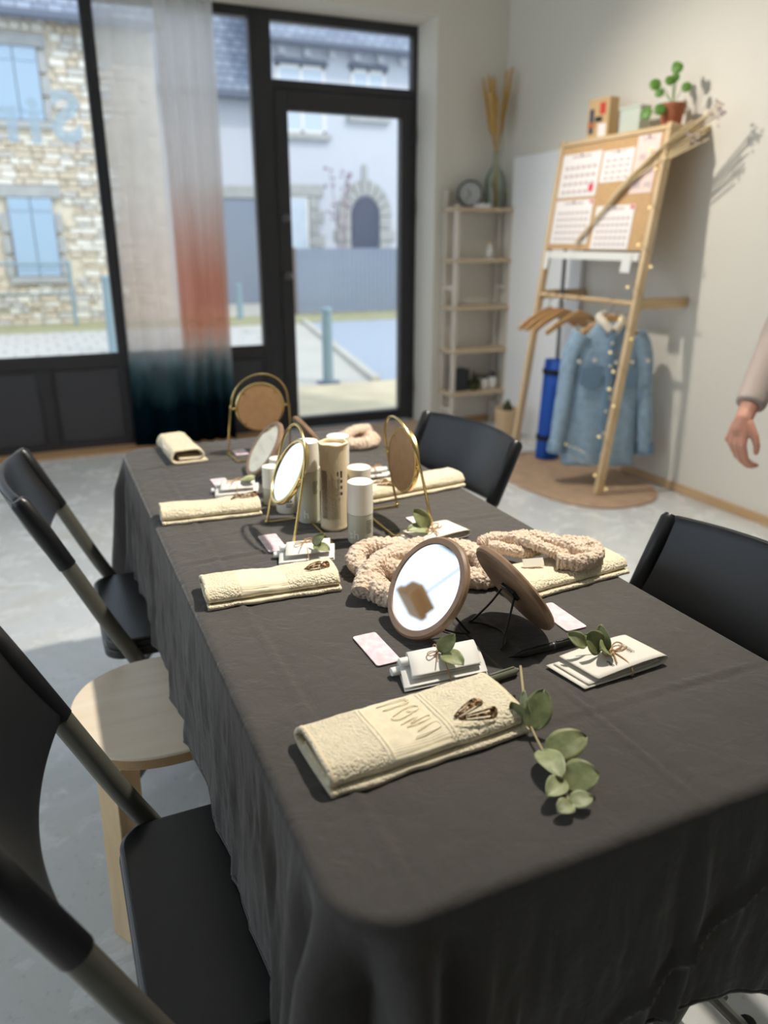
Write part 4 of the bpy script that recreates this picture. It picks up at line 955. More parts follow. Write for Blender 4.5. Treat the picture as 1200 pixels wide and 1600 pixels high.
# left-hand bundles, each wrapping two white vials
def vial_bundle(label, x, y, rz, L=.115, W=.060, leaves=()):
    t = thing('vial_bundle', label, 'leaflet', (x, y, Z), radians(rz), group='paper-wrapped vials tied with twine')
    t.scale = (1, 1, .8)
    sheet(t, [(-W/2, .0012), (0, .0012), (W/2-.006, .0016), (W/2, .008), (W/2-.006, .014), (0, .0135), (-W*.40, .0055), (-W/2+.002, .0048)], -L/2, L/2, 'lower_sheet', 'paper2', 'y', .22)
    sheet(t, [(-W*.36, .0140), (0, .0150), (W/2-.012, .0165), (W/2-.004, .024), (W/2-.012, .0315), (0, .0290), (-W*.36, .0170)], -L/2+.012, L/2-.008, 'upper_sheet', 'paper2', 'y', .22)
    for yy, zz, xx in ((W*.18, .0078, -.003), (W*.16, .0235, .008)):
        v_ = MB().lathe([(.001, 0), (.0062, 0), (.0068, .001), (.0068, .030), (.0056, .031), (.0056, .085), (.001, .085)], 18, Matrix.Translation((-L/2-.006+xx, yy, zz)) @ Matrix.Rotation(pi/2, 4, 'Y')); v_.build('vial', 'vial', t)
    bow(t, -.004, W*.12, .0315, .5, .8, [(-.002, -W/2-.001, .001), (-.002, -W/2-.002, .006), (-.002, -W*.36, .0175), (0, W*.1, .0312), (0, W/2-.004, .0325), (0, W/2+.002, .014), (0, W/2, .001), (0, 0, .0004)])
    for b_, t_, Wd, m, roll in leaves: leaf(t, b_, t_, Wd, m, .25, .12, roll)
    return t
vial_bundle('white paper bundle with two vials and eucalyptus leaves behind the front towel', .428, .780, -3, .118, .060, (((-.002, .004, .033), (.016, -.002, .066), .024, 'leafA', (-.33, -.66, .67)), ((.0, .0, .034), (.014, -.034, .030), .028, 'leafA', (-.2, -.4, .9))))
vial_bundle('white paper bundle with vials between the second left towel and the left brass mirror', .388, 1.222, -8, .10, .055, (((.01, -.01, .033), (.030, -.016, .060), .022, 'leafA', (-.33, -.66, .67)), ((.01, -.012, .032), (.034, -.036, .028), .024, 'leafA', (-.2, -.4, .9))))
vial_bundle('white paper bundle with vials below the middle walnut mirror', .362, 1.645, -6, .095, .052, (((.01, -.004, .033), (.040, -.014, .036), .018, 'leafA', .1), ((.01, -.004, .033), (.044, .006, .040), .016, 'leafB', .4)))
vial_bundle('white paper bundle with vials right of the short bottles, by the far right towel', .690, 1.632, 176, .07, .050)

# ---- pens
def pen(label, p0, p1, r, mat):
    p0, p1 = Vector(p0), Vector(p1); d = p1-p0; L = d.length
    t = thing('pen', label, 'pen', p0, atan2(d.y, d.x), group='ballpoint pens')
    X = Matrix.Translation((0, 0, r)) @ Matrix.Rotation(pi/2, 4, 'Y')
    MB().lathe([(.0008, 0), (.0014, .004), (r*.75, .016), (r, .022), (r, L-.002), (r*.85, L), (.0005, L)], 20, X).build('barrel', mat, t)
    MB().lathe([(r*1.06, L*.55), (r*1.06, L*.565)], 20, X).build('trim_ring', 'metal', t)
    MB().box(L*.6, L*.97, -.0015, .0015, r*2, r*2+.0015).build('clip', mat, t, bevel=.0005); MB().cyl((L, 0, r), (L+.004, 0, r), r*.5, n=12).build('push_button', mat, t)
pen('black pen beside the right cream leaflet', (.522, .765, Z), (.652, .768, Z), .0056, 'penb')
pen('sage green pen behind the front towel', (.405, .722, Z), (.512, .733, Z), .0056, 'peng')

# ---- hair clips
def hair_clip(label, x, y, z, rz, L=.048, roll=0):
    t = thing('hair_clip', label, 'hair clip', (x, y, z), radians(rz), group='tortoiseshell snap clips')
    def half(v): return .0016+.0062*(v**.8)*(1 if v < .86 else max(.15, sqrt(max(0, 1-((v-.86)/.14)**2))))
    b = MB(); n = 16; out = [(L*k/n, -half(k/n)) for k in range(n+1)] + [(L*k/n, half(k/n)) for k in range(n, -1, -1)]
    ins = [(L*(.18+.62*k/n), -half(.18+.62*k/n)*.62) for k in range(n+1)] + [(L*(.18+.62*k/n), half(.18+.62*k/n)*.62) for k in range(n, -1, -1)]
    zz = lambda x_: .003*sin(pi*x_/L)
    m = len(out); vs = [(a, c, zz(a)) for a, c in out] + [(a, c, zz(a)) for a, c in ins]; fs = [(i, (i+1) % m, m+(i+1) % m, m+i) for i in range(m)]
    X = Matrix.Rotation(radians(roll), 4, 'X'); b.add(vs, fs, X); b.build('clip_frame', 'tort', t, smooth=60, solid=.0012)
    MB().add([(L*.82, -.0022, zz(L*.82)+.0006), (L*.82, .0022, zz(L*.82)+.0006), (L*.2, .0010, zz(L*.2)-.0006), (L*.2, -.0010, zz(L*.2)-.0006)], [(0,1,2,3)], X).build('tongue', 'tort', t, solid=.0010)
    return t
zt = Z+.029
hair_clip('tortoiseshell snap clip lying flat on the front towel, the upper of two', .372, .645, zt, 22)
hair_clip('tortoiseshell snap clip on its side on the front towel, the lower of two', .371, .634, zt+.004, -6, roll=70)
hair_clip('dark snap clip on the second left towel, the upper of two', .345, 1.105, Z+.030, 24, .042)
hair_clip('dark snap clip on the second left towel, the lower of two', .346, 1.098, Z+.033, 5, .042, 60)
hair_clip('dark snap clip on the third left towel, the left of two', .318, 1.510, Z+.030, 40, .040)
hair_clip('dark snap clip on the third left towel, the right of two', .336, 1.513, Z+.033, 4, .040, 55)
hair_clip('dark snap clip on the far right towel, the upper of two', .630, 1.488, Z+.032, 8, .040, 20)
hair_clip('dark snap clip on the far right towel, the lower of two', .632, 1.472, Z+.032, -6, .040, 35)

# ================================================================== DOORMAT AND SHELF CORNER
tag(MB().prism([(1.6, 4.38), (2.5, 4.38), (2.5, 5.08), (1.6, 5.08)], .001, .014).build('doormat', 'jute', bevel=.004), 'beige coir doormat in front of the glazed door', 'doormat')
su = thing('ladder_shelf', 'narrow pale wooden shelf unit with ladder sides in the corner by the door', 'shelf', (2.60, 4.88, 0))
for x in (0, .425):
    MB().box(x-.013, x+.013, -.19, -.155, 0, 1.50).build('front_upright', 'white_wood', su, bevel=.003); MB().box(x-.013, x+.013, -.03, 0, 0, 1.60).build('back_upright', 'white_wood', su, bevel=.003)
    for z in (.14, .98): MB().box(x-.010, x+.010, -.155, -.03, z-.012, z+.012).build('rung', 'white_wood', su)
for z in (1.475, 1.155, .845, .555, .258): MB().box(-.02, .44, -.195, .0, z-.012, z+.012).build('shelf_board', 'shelf_wood', su, bevel=.002)
ZS = 1.488
ck = thing('round_clock', 'round grey clock with dark rim on the top shelf', 'clock', (2.742, 4.80, ZS), radians(-25))
X = Matrix.Translation((0, 0, .086)) @ Matrix.Rotation(radians(82), 4, 'X')
MB().lathe([(.001, -.02), (.080, -.02), (.085, -.015), (.085, .018), (.080, .02), (.074, .018), (.074, .012)], 48, X).build('rim', 'clockrim', ck)
MB().lathe([(.001, .010), (.0745, .010), (.0745, .013), (.001, .013)], 48, X).build('dial', 'clockface', ck)
for k in range(12): MB().box(-.0015, .0015, .056, .068, .013, .0145, X @ Matrix.Rotation(k*pi/6, 4, 'Z')).build('hour_mark', 'clockrim', ck)
for a, L in ((.6, .040), (2.6, .058)): MB().box(-.002, .002, -.008, L, .0145, .016, X @ Matrix.Rotation(a, 4, 'Z')).build('clock_hand', 'clockrim', ck)
vz = thing('glass_vase', 'pale green glass bottle vase holding golden dried grass on the top shelf', 'vase', (2.925, 4.79, ZS))
MB().lathe([(.001, 0), (.060, 0), (.066, .006), (.067, .16), (.060, .20), (.030, .25), (.021, .275), (.020, .345), (.024, .35), (.020, .35), (.017, .345), (.017, .275), (.026, .25), (.055, .20), (.062, .16), (.061, .008), (.001, .006)], 36).build('bottle', 'vase', vz)
gr = thing('dried_grass_bunch', 'tall golden dried grass standing in the green glass vase', 'dried flowers', (2.925, 4.79, ZS))
for k in range(12):
    a = rnd.uniform(0, 2*pi); sx, sy = rnd.uniform(-.11, .10), rnd.uniform(-.08, .06); L = rnd.uniform(.66, .86)
    bp = [(.02*cos(a), .02*sin(a), .012), (sx*.02, sy*.02, .31), (sx*.5, sy*.5, L*.66), (sx, sy, L)]
    st = smooth_path(bp, 6); MB().tube(st, .0022, 5).build('stalk', 'grass_gold', gr)
    hd = st[-8:]; MB().tube(hd, [.002]+[.010*(1+.5*nz(i*1.3+k*7)) for i in range(6)]+[.002], 7).build('plume', 'grass_gold', gr, smooth=180)
tag(MB().box(-.05, .05, -.028, .028, 0, .022).build('small_white_box', 'board', loc=(2.80, 4.73, ZS-.0), bevel=.003), 'small flat white box in front of the clock', 'box')
bt = thing('white_flask', 'small white flask on the second shelf', 'bottle', (2.90, 4.78, 1.168)); MB().lathe([(.001, 0), (.026, 0), (.028, .004), (.028, .055), (.012, .075), (.012, .095), (.001, .096)], 24).build('body', 'pot_white', bt); MB().lathe([(.014, .094), (.014, .108), (.001, .110)], 20).build('stopper', 'kraft', bt)
tag(MB().box(-.055, .055, -.05, .05, 0, .15).build('dark_tin', 'dark', loc=(2.705, 4.80, .271), rot=(0, 0, .1), bevel=.006), 'dark green tin on the lowest shelf', 'tin')
pt = thing('trailing_plant', 'small dark trailing plant on the lowest shelf', 'plant', (2.80, 4.75, .271)); MB().lathe([(.001, 0), (.030, 0), (.042, .06), (.044, .062), (.038, .062), (.001, .055)], 24).build('pot', 'olive', pt)
for k in range(16):
    a = rnd.uniform(0, 2*pi); r = rnd.uniform(.02, .05); leaf(pt, (r*.4*cos(a), r*.4*sin(a), .06), (r*cos(a)*1.2, r*sin(a)*1.2, .06+rnd.uniform(-.01, .075)), .028, 'olive', .2, .1)
for x, m, h_, lb in ((2.895, 'pot_white', .075, 'small white ceramic cup on the lowest shelf, left of a second cup'), (2.965, 'pot_white', .085, 'small white ceramic cup on the lowest shelf beside the right upright')):
    c_ = thing('ceramic_cup', lb, 'cup', (x, 4.77, .271), group='white cups on the lowest shelf'); MB().lathe([(.001, 0), (.022, 0), (.030, .01), (.032, h_), (.029, h_), (.027, .012), (.001, .008)], 24).build('body', m, c_); MB().ball((0, 0, h_+.008), .024, 12, 8).build('dark_filling', 'dark', c_)
bk = thing('wicker_planter', 'pale wicker planter with a small cactus on the floor by the shelf', 'planter', (2.80, 4.30, 0))
MB().lathe([(.001, 0), (.058, 0), (.064, .01), (.078, .19), (.083, .20), (.083, .222), (.074, .222), (.070, .20), (.001, .19)], 32).build('basket', 'basket', bk)
for k in range(9): MB().tube([((.0625+.0155*k/9)*cos(a), (.0625+.0155*k/9)*sin(a), .02+k*.02) for a in np.linspace(0, 2*pi, 28, endpoint=False)], .006, 6, True).build('wicker_course', 'basket', bk)
MB().lathe([(.001, .194), (.072, .196), (.001, .20)], 24).build('soil', 'soil', bk)
for dx, h_ in ((-.02, .075), (.025, .055), (0, .09)): MB().lathe([(.016, .19), (.022, .21), (.022, .19+h_*.7), (.010, .19+h_), (.001, .192+h_)], 12, c=(dx, dx*.5, 0)).build('cactus_stem', 'olive', bk)

# ---- white board leaning on the right wall
tag(MB().box(3.018, 3.046, 3.92, 4.72, .0, 1.80).build('white_board', 'board', bevel=.004), 'tall plain white panel leaning on the right wall behind the rack', 'panel')

# ================================================================== RACK
RX = lambda z, d=0: 2.60+.126*z+d
rk = thing('clothes_rack', 'leaning pine clothes rack with cork pinboard and top shelf by the right wall', 'rack', (0, 0, 0))
for y in (3.08, 3.90):
    MB().beam((RX(0), y, .012), (RX(1.80), y, 1.80), .030, .042, (1, 0, 0)).build('leg', 'pine', rk, bevel=.004)
    MB().beam((RX(.985, .02), y, .985), (3.045, y, .985), .030, .050).build('wall_arm', 'pineX', rk, bevel=.003)
MB().box(2.80, 3.045, 3.06, 3.92, 1.768, 1.792).build('top_shelf', 'pineY', rk, bevel=.003)
MB().cyl((RX(.985), 3.09, .985), (RX(.985), 3.89, .985), .013, n=14).build('hanging_rail', 'pineY', rk)
MB().cyl((2.85, 3.86, .012), (2.85, 3.86, 1.768), .012, n=12).build('rear_pole', 'metal', rk)
def on_rack(y0, y1, z0, z1, d0, d1): 
    return MB().add([(RX(z, d), y, z) for d in (d0, d1) for y, z in ((y0, z0), (y1, z0), (y1, z1), (y0, z1))], [(3,2,1,0),(4,5,6,7),(0,1,5,4),(1,2,6,5),(2,3,7,6),(3,0,4,7)])
on_rack(3.10, 3.88, 1.235, 1.765, -.016, .0).build('cork_board', 'cork', rk, smooth=0, bevel=.002)
on_rack(3.10, 3.88, 1.185, 1.225, -.03, .02).build('ledge', 'pot_white', rk, bevel=.003)
on_rack(3.14, 3.21, 1.13, 1.225, -.035, -.031).build('hook_plate', 'pot_white', rk, bevel=.002)
on_rack(3.83, 3.87, 1.13, 1.225, -.035, -.031).build('hook_plate', 'pot_white', rk, bevel=.002)
def sheet_on_board(y0, y1, z0, z1, mat, label, rows=4, cols=6, red=None, tilt=0):
    t = thing('calendar_sheet', label, 'calendar', (0, 0, 0), group='sheets pinned to the cork board')
    on_rack(y0, y1, z0, z1, -.019, -.0175).build('paper', mat, t, smooth=0)
    b = MB(); W, H = y1-y0, z1-z0
    for r in range(rows):
        for c in range(cols):
            ya = y0+W*(.08+.86*c/cols); za = z0+H*(.08+.74*r/rows); q = on_rack(ya, ya+W*.86/cols*.7, za, za+H*.74/rows*.45, -.0196, -.0192); b.add(q.v, q.f)
    q = on_rack(y0+W*.25, y0+W*.75, z1-H*.10, z1-H*.05, -.0196, -.0192); b.add(q.v, q.f)
    tag(b.build('printed_grid', 'softprint', t, smooth=0), kind='stuff')
    if red: q = on_rack(*red, -.0202, -.0198); q.build('red_mark', 'redink', t, smooth=0)
    MB().ball((RX(z1-.01, -.022), (y0+y1)/2, z1-.01), .006, 8, 6).build('pin', 'metal', t)
sheet_on_board(3.535, 3.865, 1.505, 1.725, 'calendar', 'white calendar sheet with a red mark at the upper left of the cork board', 4, 6, (3.56, 3.60, 1.53, 1.565))
sheet_on_board(3.535, 3.865, 1.265, 1.490, 'calendar', 'white calendar sheet at the lower left of the cork board', 5, 7, (3.54, 3.565, 1.47, 1.485))
sheet_on_board(3.285, 3.520, 1.565, 1.715, 'calendar', 'small pale calendar sheet at the top middle of the cork board', 4, 4)
sheet_on_board(3.115, 3.275, 1.500, 1.762, 'pinkpaper', 'pink paper sheet at the upper right of the cork board', 3, 2)
sheet_on_board(3.205, 3.500, 1.240, 1.450, 'calendar', 'white calendar sheet at the lower right of the cork board', 5, 7, (3.21, 3.235, 1.43, 1.447))
# dried pampas pinned across the board
pg = thing('pampas_bunch', 'bunch of dried pampas stems slung diagonally across the cork board', 'dried flowers', (0, 0, 0))
for k in range(11):
    e = rnd.uniform(-1, 1); f_ = rnd.uniform(-1, 1)
    p0 = (RX(1.29, -.04+.01*f_), 3.60+.012*e, 1.275+.01*f_); p1 = (2.74+.01*f_, 3.43-.015*e, 1.42+.02*e); p2_ = (2.76+.02*f_, 3.20-.04*e, 1.60+.06*e); p3 = (2.83+.06*f_, 2.92-.06*f_-.02*e, 1.76+.13*e)
    st = smooth_path([p0, p1, p2_, p3], 8); MB().tube(st, .0042, 6).build('stalk', 'grass_dry', pg)
    if k % 2 == 0: MB().tube(st[9:19], [.002]+[.011*(1+.5*nz(i*1.1+k*5)) for i in range(8)]+[.002], 7).build('plume', 'grass_dry', pg, smooth=180)
    if k % 3 == 1:
        q = Vector(p3)
        for j in range(9): MB().ball(q+Vector((rnd.uniform(-.01, .03), rnd.uniform(-.05, .02), rnd.uniform(-.01, .05))), .006, 6, 4).build('seed_head', 'softprint', pg)
# things on the top shelf
ZT2 = 1.793
bx_ = thing('card_box', 'kraft card box with colourful cover standing on the rack shelf', 'box', (2.91, 3.70, ZT2), radians(8))
MB().box(-.035, .035, -.075, .075, 0, .20).build('box', 'kraft', bx_, bevel=.003)
for y0, y1, z0, z1, m in ((-.05, -.01, .12, .175, 'red'), (.03, .06, .03, .15, 'navy'), (-.03, .02, .085, .11, 'dark'), (.02, .07, .06, .085, 'orange_c'), (-.06, -.005, .004, .075, 'calendar')): MB().box(-.0365, -.0352, y0, y1, z0, z1).build('printed_patch', m, bx_, smooth=0)
tn = thing('sage_tin', 'pale sage green tin in the middle of the rack shelf', 'tin', (2.91, 3.45, ZT2), radians(5))
MB().box(-.04, .04, -.075, .065, 0, .115).build('body', 'sage', tn, bevel=.008); MB().box(-.041, .041, -.076, .066, .112, .128).build('lid', 'sage', tn, bevel=.006); MB().tube(smooth_path([(0, -.03, .128), (0, -.02, .14), (0, .02, .14), (0, .03, .128)], 4), .003, 6).build('handle', 'sage', tn)
pl = thing('pilea_plant', 'green round-leaved plant in a terracotta pot on the rack shelf', 'plant', (2.915, 3.19, ZT2))
MB().lathe([(.001, 0), (.040, 0), (.046, .01), (.056, .085), (.060, .088), (.060, .105), (.054, .105), (.050, .09), (.001, .085)], 28).build('pot', 'terracotta', pl); MB().lathe([(.001, .090), (.052, .092), (.001, .096)], 24).build('soil', 'soil', pl)
def disc_leaf(c, r, nrm):
    nrm = Vector(nrm).normalized(); X = Matrix.Translation(c) @ nrm.to_track_quat('Z', 'Y').to_matrix().to_4x4()
    MB().lathe([(.001, .004), (r*.5, .002), (r*.85, 0), (r, -.003), (r*.85, -.001), (.001, .0025)], 20, X).build('leaf', 'pilea', pl, smooth=60)
    MB().tube(smooth_path([(0, 0, .095), (c[0]*.4, c[1]*.5, .095+(c[2]-.095)*.7), c], 5), .0018, 5).build('leaf_stalk', 'pilea', pl)
for c, r in (((-.055, .075, .195), .028), ((-.02, .015, .205), .024), ((-.04, -.045, .245), .027), ((.0, -.075, .165), .024), ((-.05, .045, .155), .022), ((-.085, .085, .07), .030), ((-.085, -.01, .075), .028), ((-.02, -.02, .26), .022), ((.02, .03, .22), .024)):
    disc_leaf(c, r, (-.75+rnd.uniform(-.3, .3), -.55+rnd.uniform(-.3, .3), .35))
# hangers
def hanger(parent_t):
    b = MB(); prof = [(-.21, -.105), (-.205, -.085), (-.15, -.045), (-.08, -.012), (-.03, .010), (0, .018), (.03, .010), (.08, -.012), (.15, -.045), (.205, -.085), (.21, -.105), (.19, -.108), (.14, -.078), (.07, -.042), (0, -.022), (-.07, -.042), (-.14, -.078), (-.19, -.108)]
    b.prism(prof, -.008, .008, Matrix(((1,0,0,0),(0,0,-1,0),(0,1,0,0),(0,0,0,1)))); b.build('shoulder_bar', 'hanger', parent_t, bevel=.005)
    MB().tube(smooth_path([(0, 0, .015), (0, 0, .045), (.018, 0, .065), (.016, 0, .088), (0, 0, .096), (-.017, 0, .086), (-.019, 0, .074)], 5), .0022, 8).build('hook', 'metal', parent_t)
h0 = None
for k, (y, rz, lb) in enumerate(((3.80, 2, 'wooden hanger nearest the left leg of the rack'), (3.72, -3, 'second empty wooden hanger from the left leg'), (3.66, 3, 'third empty wooden hanger from the left leg'), (3.52, -4, 'wooden hanger next to the denim jacket'))):
    if h0 is None: h0 = o = thing('wooden_hanger', lb, 'hanger', (0, 0, 0), group='wooden coat hangers'); hanger(h0)
    else: o = copy_tree(h0); o['label'] = lb
    o.location = (RX(.985), y, .905); o.rotation_euler = (0, 0, radians(rz))
# denim jacket
jk = thing('denim_jacket', 'light blue denim jacket on a hanger with fleece collar and pearl buttons', 'jacket', (2.725, 3.26, .905), radians(-27))
def jb(u, v):
    a = 2*pi*u; z = -.78+.76*v
    w_ = (.168+.030*(1-v)) if v < .82 else .168-(v-.82)/.18*.10
    d = (.062+.02*(1-v)) * (1 if v < .85 else 1-(v-.85)/.15*.55)
    c, s_ = cos(a), sin(a); ex = .75
    x = w_*np.sign(c)*abs(c)**ex; y = d*np.sign(s_)*abs(s_)**ex
    n_ = .010*nz(x*9, y*9+3, z*5)+.006*sin(x*55+z*6)*(1-v)
    return (x+n_*.6, y+n_, z+.004*nz(x*20, 1))
MB().grid(jb, 64, 40, cu=True).build('body', 'denim', jk, smooth=180, solid=.004)
for s in (-1, 1):
    pts = smooth_path([(s*.140, 0, -.085), (s*.185, -.004, -.19), (s*.205, -.012, -.38), (s*.225, -.03, -.55), (s*.238, -.035, -.70)], 8)
    b = MB().tube(pts, [(.068-.022*i/32)*(1+.05*nz(i*.5+s*9)) for i in range(33)], 20, sq=.8); b.build('sleeve', 'denim', jk, smooth=180)
    MB().tube([(s*.235, -.034, -.655), (s*.240, -.036, -.715)], [.050, .051], 20, sq=.8).build('cuff', 'denim_dark', jk)
    X = Matrix.Translation((s*.092, -.082, -.29)) @ Matrix.Rotation(radians(4), 4, 'X'); MB().prism([(-.055, .05), (.055, .05), (.055, -.05), (0, -.068), (-.055, -.05)], -.003, .003, X @ Matrix.Rotation(pi/2, 4, 'X')).build('pocket', 'denim_dark', jk, bevel=.002)
    MB().tube(smooth_path([(s*.01, -.075, -.06), (s*.045, -.05, -.02), (s*.06, .01, .005), (s*.02, .05, .012)], 6), .017, 10, sq=1.3).build('collar', 'collar', jk, smooth=180)
MB().box(-.016, .016, -.092, -.076, -.76, -.07).build('placket', 'denim_dark', jk, bevel=.004)
for k in range(6): MB().ball((0, -.093, -.12-k*.118), .009, 10, 6, sc=(1, .5, 1)).build('button', 'pearl', jk)
for k in range(5): MB().ball((-.16+k*.08+(.03 if k > 1 else 0), -.090, -.215+.006*sin(k*2)), .011, 10, 6, sc=(1, .45, 1)).build('pearl_trim', 'pearl', jk)
jh = thing('wooden_hanger', 'wooden hanger carrying the denim jacket', 'hanger', (RX(.985), 3.26, .905), radians(-27), group='wooden coat hangers')
for ch in list(h0.children): c_ = ch.copy(); COL.objects.link(c_); c_.parent = jh; c_.scale = (.78, 1, 1)
# yoga mat
ym = thing('yoga_mat', 'rolled blue foam mat with two dark straps standing in the rack', 'mat', (2.775, 3.80, .014))
Xm = Matrix.Rotation(radians(2.5), 4, 'Y'); sp_ = []
for k in range(120):
    a = 2*pi*5*k/119; r = .012+.056*k/119; sp_.append((r*cos(a), r*sin(a)))
MB().grid(lambda u, v: (*sp_[int(round(u*119))], .60*v), 120, 4, X=Xm).build('roll', 'mat', ym, smooth=60, solid=.009, offset=0)
MB().lathe([(.001, .002), (.066, .002), (.068, .01), (.068, .585), (.064, .592), (.001, .590)], 36, Xm).build('roll_core', 'mat', ym)
for z in (.13, .53): MB().lathe([(.0735, z-.014), (.0755, z-.012), (.0755, z+.012), (.0735, z+.014)], 36, Xm).build('strap', 'strap', ym)
# rug under the rack
o_ = [(2.66+.35*np.sign(cos(a))*abs(cos(a))**.8, 3.42+.56*np.sign(sin(a))*abs(sin(a))**.8) for a in np.linspace(0, 2*pi, 72, endpoint=False)]
tag(MB().prism(o_, .0005, .011).build('oval_rug', 'jute', bevel=.003), 'oval natural jute rug under the clothes rack', 'rug')
# fairy lights wound around the right leg
fl = thing('fairy_lights', 'string of small warm fairy lights wound around the right rack leg', 'string lights', (0, 0, 0))
pts = []
for k in range(180):
    u = k/179; z = 1.74-1.70*u; a = u*2*pi*9; sway = .012*sin(u*31); pts.append((RX(z)+.036*cos(a)-.006, 3.08+.030*sin(a)+sway*.4, z))
MB().tube(pts, .0012, 5).build('wire', 'lightwire', fl)
for k in range(6, 180, 9):
    p = Vector(pts[k]); q = p + Vector((-.02+rnd.uniform(-.03, .01), rnd.uniform(-.03, .05), rnd.uniform(-.02, .01)))
    MB().tube([p, q], .0009, 4).build('lead', 'lightwire', fl); MB().ball(q, .0075, 8, 6).build('bulb', 'bulb', fl)
for x, y, z in ((2.50, 3.40, .20), (2.56, 3.36, .16), (2.53, 3.30, .24)):
    MB().ball((x, y, z), .0075, 8, 6).build('bulb', 'bulb', fl); MB().tube(smooth_path([(x, y, z), (x+.05, y-.12, z-.03), (RX(.15), 3.08, .15)], 5), .0009, 4).build('lead', 'lightwire', fl)

# ================================================================== PERSON at the right picture edge
class Blob:
    def __init__(s): s.b = MB()
    def cap(s, p0, p1, r0, r1, ends=True, n=20):
        s.b.tube([p0, p1], [r0, r1], n)
        if ends: s.b.ball(p0, r0, n, 12); s.b.ball(p1, r1, n, 12)
    def chain(s, pts, rs, ends=True):
        for i in range(len(pts)-1): s.cap(pts[i], pts[i+1], rs[i], rs[i+1], ends)
    def ell(s, c, r): s.b.ball(c, 1, 24, 16, sc=r)
    def build(s, name, mat, parent, vox, smooth=4):
        o = s.b.build(name, mat, parent, smooth=180)
        m = o.modifiers.new('remesh', 'REMESH'); m.mode = 'VOXEL'; m.voxel_size = vox; m.use_smooth_shade = True
        m2 = o.modifiers.new('smooth', 'SMOOTH'); m2.factor = .5; m2.iterations = smooth; return o
pr = thing('person', 'person in a beige ribbed knit sleeve, arm hanging at the right picture edge', 'person', (2.37, 1.65, 0))
wr = Vector((-.495, -.04, .785)); el = Vector((-.315, .03, 1.00)); sh_ = Vector((-.19, .015, 1.32))
B = Blob()
B.chain([(0, .0, .95), (0, .0, 1.10), (0, 0, 1.28)], [.125, .11, .125]); B.ell((0, 0, 1.30), (.17, .10, .10)); B.ell((0, .01, .93), (.165, .115, .12))
B.chain([(0, 0, 1.36), (0, -.005, 1.47)], [.06, .05]); B.ell((0, -.015, 1.565), (.074, .092, .112)); B.ell((0, -.10, 1.555), (.012, .018, .020)); B.ell((0, -.06, 1.49), (.04, .04, .03))
for s in (-1, 1): B.ell((s*.076, 0, 1.56), (.010, .018, .028))
B.chain([sh_, el, wr], [.052, .040, .0245])
lsh, lel, lwr = (.19, .015, 1.36), (.235, .02, 1.08), (.25, -.04, .84)
B.chain([lsh, lel, lwr], [.052, .040, .0245]); B.ell((.25, -.05, .77), (.022, .038, .055)); B.chain([(.252, -.06, .73), (.24, -.07, .68)], [.022, .012])
for s in (-1, 1): B.chain([(s*.09, 0, .92), (s*.095, -.005, .50), (s*.10, .02, .08)], [.088, .058, .036]); B.chain([(s*.10, .03, .045), (s*.105, -.13, .03)], [.036, .028])
# right hand: back of the hand to the left, thumb towards the viewer's right
def hp(x, y, z): return wr + Vector((x, y, z))
B.chain([hp(0, 0, 0), hp(-.006, .0, -.03)], [.0245, .024])
for i, (y, kz) in enumerate(((-.024, -.076), (-.004, -.080), (.016, -.077), (.033, -.068))):
    B.chain([hp(-.004, y*.35, -.012), hp(-.014, y, kz)], [.017, .0105])
    L = (.042, .047, .044, .034)[i]; c1 = (.30, .34, .42, .55)[i]; c2 = c1+.55; c3 = c2+.45
    p = hp(-.014, y, kz); rr = (.0088, .0092, .0086, .0075)[i]
    q = p + Vector((sin(c1)*L, -.15*L, -cos(c1)*L)); r_ = q + Vector((sin(c2)*L*.62, -.2*L*.6, -cos(c2)*L*.62)); e_ = r_ + Vector((sin(c3)*L*.48, -.2*L*.5, -cos(c3)*L*.48))
    B.chain([p, q, r_, e_], [rr*1.12, rr, rr*.92, rr*.80])
    if i == 2: ring_p = (p+q)/2; ring_d = (q-p).normalized()
B.chain([hp(.002, -.018, -.016), hp(.008, -.040, -.046), hp(.012, -.050, -.072), hp(.014, -.050, -.094)], [.0165, .0125, .0100, .0080])
B.build('body', 'skin', pr, .0036, 3)
S = Blob()
S.chain([(0, 0, .90), (0, 0, 1.10), (0, 0, 1.28)], [.15, .135, .145]); S.ell((0, 0, 1.28), (.20, .125, .135)); S.ell((0, .0, .95), (.185, .14, .13))
S.chain([sh_, el], [.068, .058]); S.cap(el, el*.16+wr*.84, .056, .043, False); S.b.ball(el, .056, 16, 10)
S.chain([lsh, lel], [.068, .058]); S.cap(Vector(lel), Vector(lel)*.12+Vector(lwr)*.88, .056, .043, False); S.b.ball(lel, .056, 16, 10)
S.build('sweater', 'knit', pr, .006, 3)
T_ = Blob()
for s in (-1, 1): T_.chain([(s*.085, 0, .90), (s*.095, -.005, .50), (s*.10, .015, .12)], [.108, .078, .066])
T_.ell((0, .01, .91), (.175, .125, .10)); T_.build('trousers', 'trousers', pr, .008, 3)
H_ = Blob(); H_.ell((0, .012, 1.595), (.086, .098, .098)); H_.chain([(0, .07, 1.56), (0, .085, 1.40)], [.075, .05]); H_.chain([(-.065, .02, 1.57), (-.075, .05, 1.42)], [.03, .025]); H_.chain([(.065, .02, 1.57), (.075, .05, 1.42)], [.03, .025]); 
hb_ = H_.build('hair', 'hair', pr, .006, 3)
for s in (-1, 1):
    MB().ball((s*.030, -.094, 1.572), .0115, 12, 8).build('eye', 'eye_w', pr); MB().ball((s*.030, -.1035, 1.572), .0055, 10, 6).build('iris', 'eye_d', pr)
    MB().tube(smooth_path([(s*.045, -.092, 1.592), (s*.03, -.103, 1.598), (s*.014, -.104, 1.594)], 4), .003, 6).build('eyebrow', 'hair', pr)
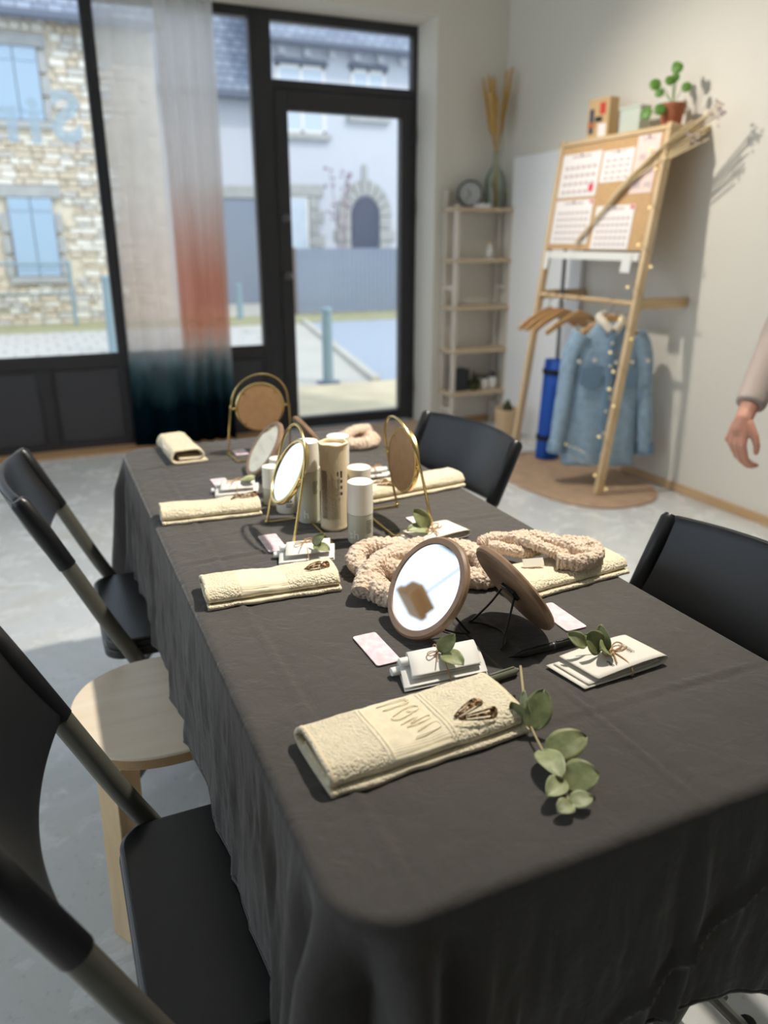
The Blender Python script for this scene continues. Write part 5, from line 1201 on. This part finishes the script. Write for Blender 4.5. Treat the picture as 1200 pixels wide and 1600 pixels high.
MB().tube(smooth_path([(-.022, -.092, 1.515), (0, -.103, 1.518), (.022, -.092, 1.515)], 5), [.003]*3+[.006]*5+[.003]*3, 8).build('mouth', 'lips', pr)
Xr = Matrix.Translation(ring_p) @ ring_d.to_track_quat('Z', 'Y').to_matrix().to_4x4()
MB().tube([tuple(Xr @ Vector((.0098*cos(a), .0098*sin(a), 0))) for a in np.linspace(0, 2*pi, 24, endpoint=False)], .0016, 6, True).build('ring', 'ring', pr)
for s in (-1, 1):
    b = MB(); b.prism([(.036*np.sign(cos(a))*abs(cos(a))**.8, -.05+.135*sin(a)) for a in np.linspace(0, 2*pi, 28, endpoint=False)], 0, .02, Matrix.Translation((s*.102, 0, 0))); b.build('shoe_sole', 'soil', pr, bevel=.004)
    q = Blob(); q.ell((s*.102, -.07, .038), (.040, .105, .030)); q.ell((s*.102, .03, .055), (.038, .055, .045)); q.build('shoe_upper', 'shoe', pr, .005, 3)
# tan bag on the floor under the right chair
bg_ = thing('leather_bag', 'tan leather bag with dark strap on the floor behind the right chair', 'bag', (2.02, 1.44, 0), radians(20))
MB().grid(lambda u, v: ((.11*cos(2*pi*u))*(1-.25*v), (.06*sin(2*pi*u))*(1-.45*v), .004+.13*v), 36, 10, cu=True).build('body', 'shoe', bg_, smooth=180, solid=.004)
MB().prism([(.112*cos(a), .062*sin(a)) for a in np.linspace(0, 2*pi, 32, endpoint=False)], 0, .010).build('base', 'soil', bg_, bevel=.004)
MB().prism([(.086*cos(a), .036*sin(a)) for a in np.linspace(0, 2*pi, 32, endpoint=False)], .122, .130).build('flap', 'shoe', bg_, bevel=.003)
MB().tube(smooth_path([(-.075, 0, .125), (-.05, -.01, .19), (.05, -.01, .19), (.075, 0, .125)], 6), .006, 8).build('strap', 'soil', bg_)

# wooden pendant box, unseen directly, added for the brown reflection in the mirror
pn = thing('pendant_box', 'small wooden pendant box near the side window, added for its mirror reflection', 'lamp', (-1.35, 2.57, 1.60), radians(20))
MB().box(-.07, .07, -.055, .055, -.02, .035).build('shade', 'hanger', pn, bevel=.004); MB().box(-.08, .08, -.065, .065, -.06, -.022).build('lower_box', 'hanger', pn, bevel=.004)
MB().cyl((0, 0, .035), (0, 0, 1.30), .003, n=8).build('cord', 'lampblack', pn)
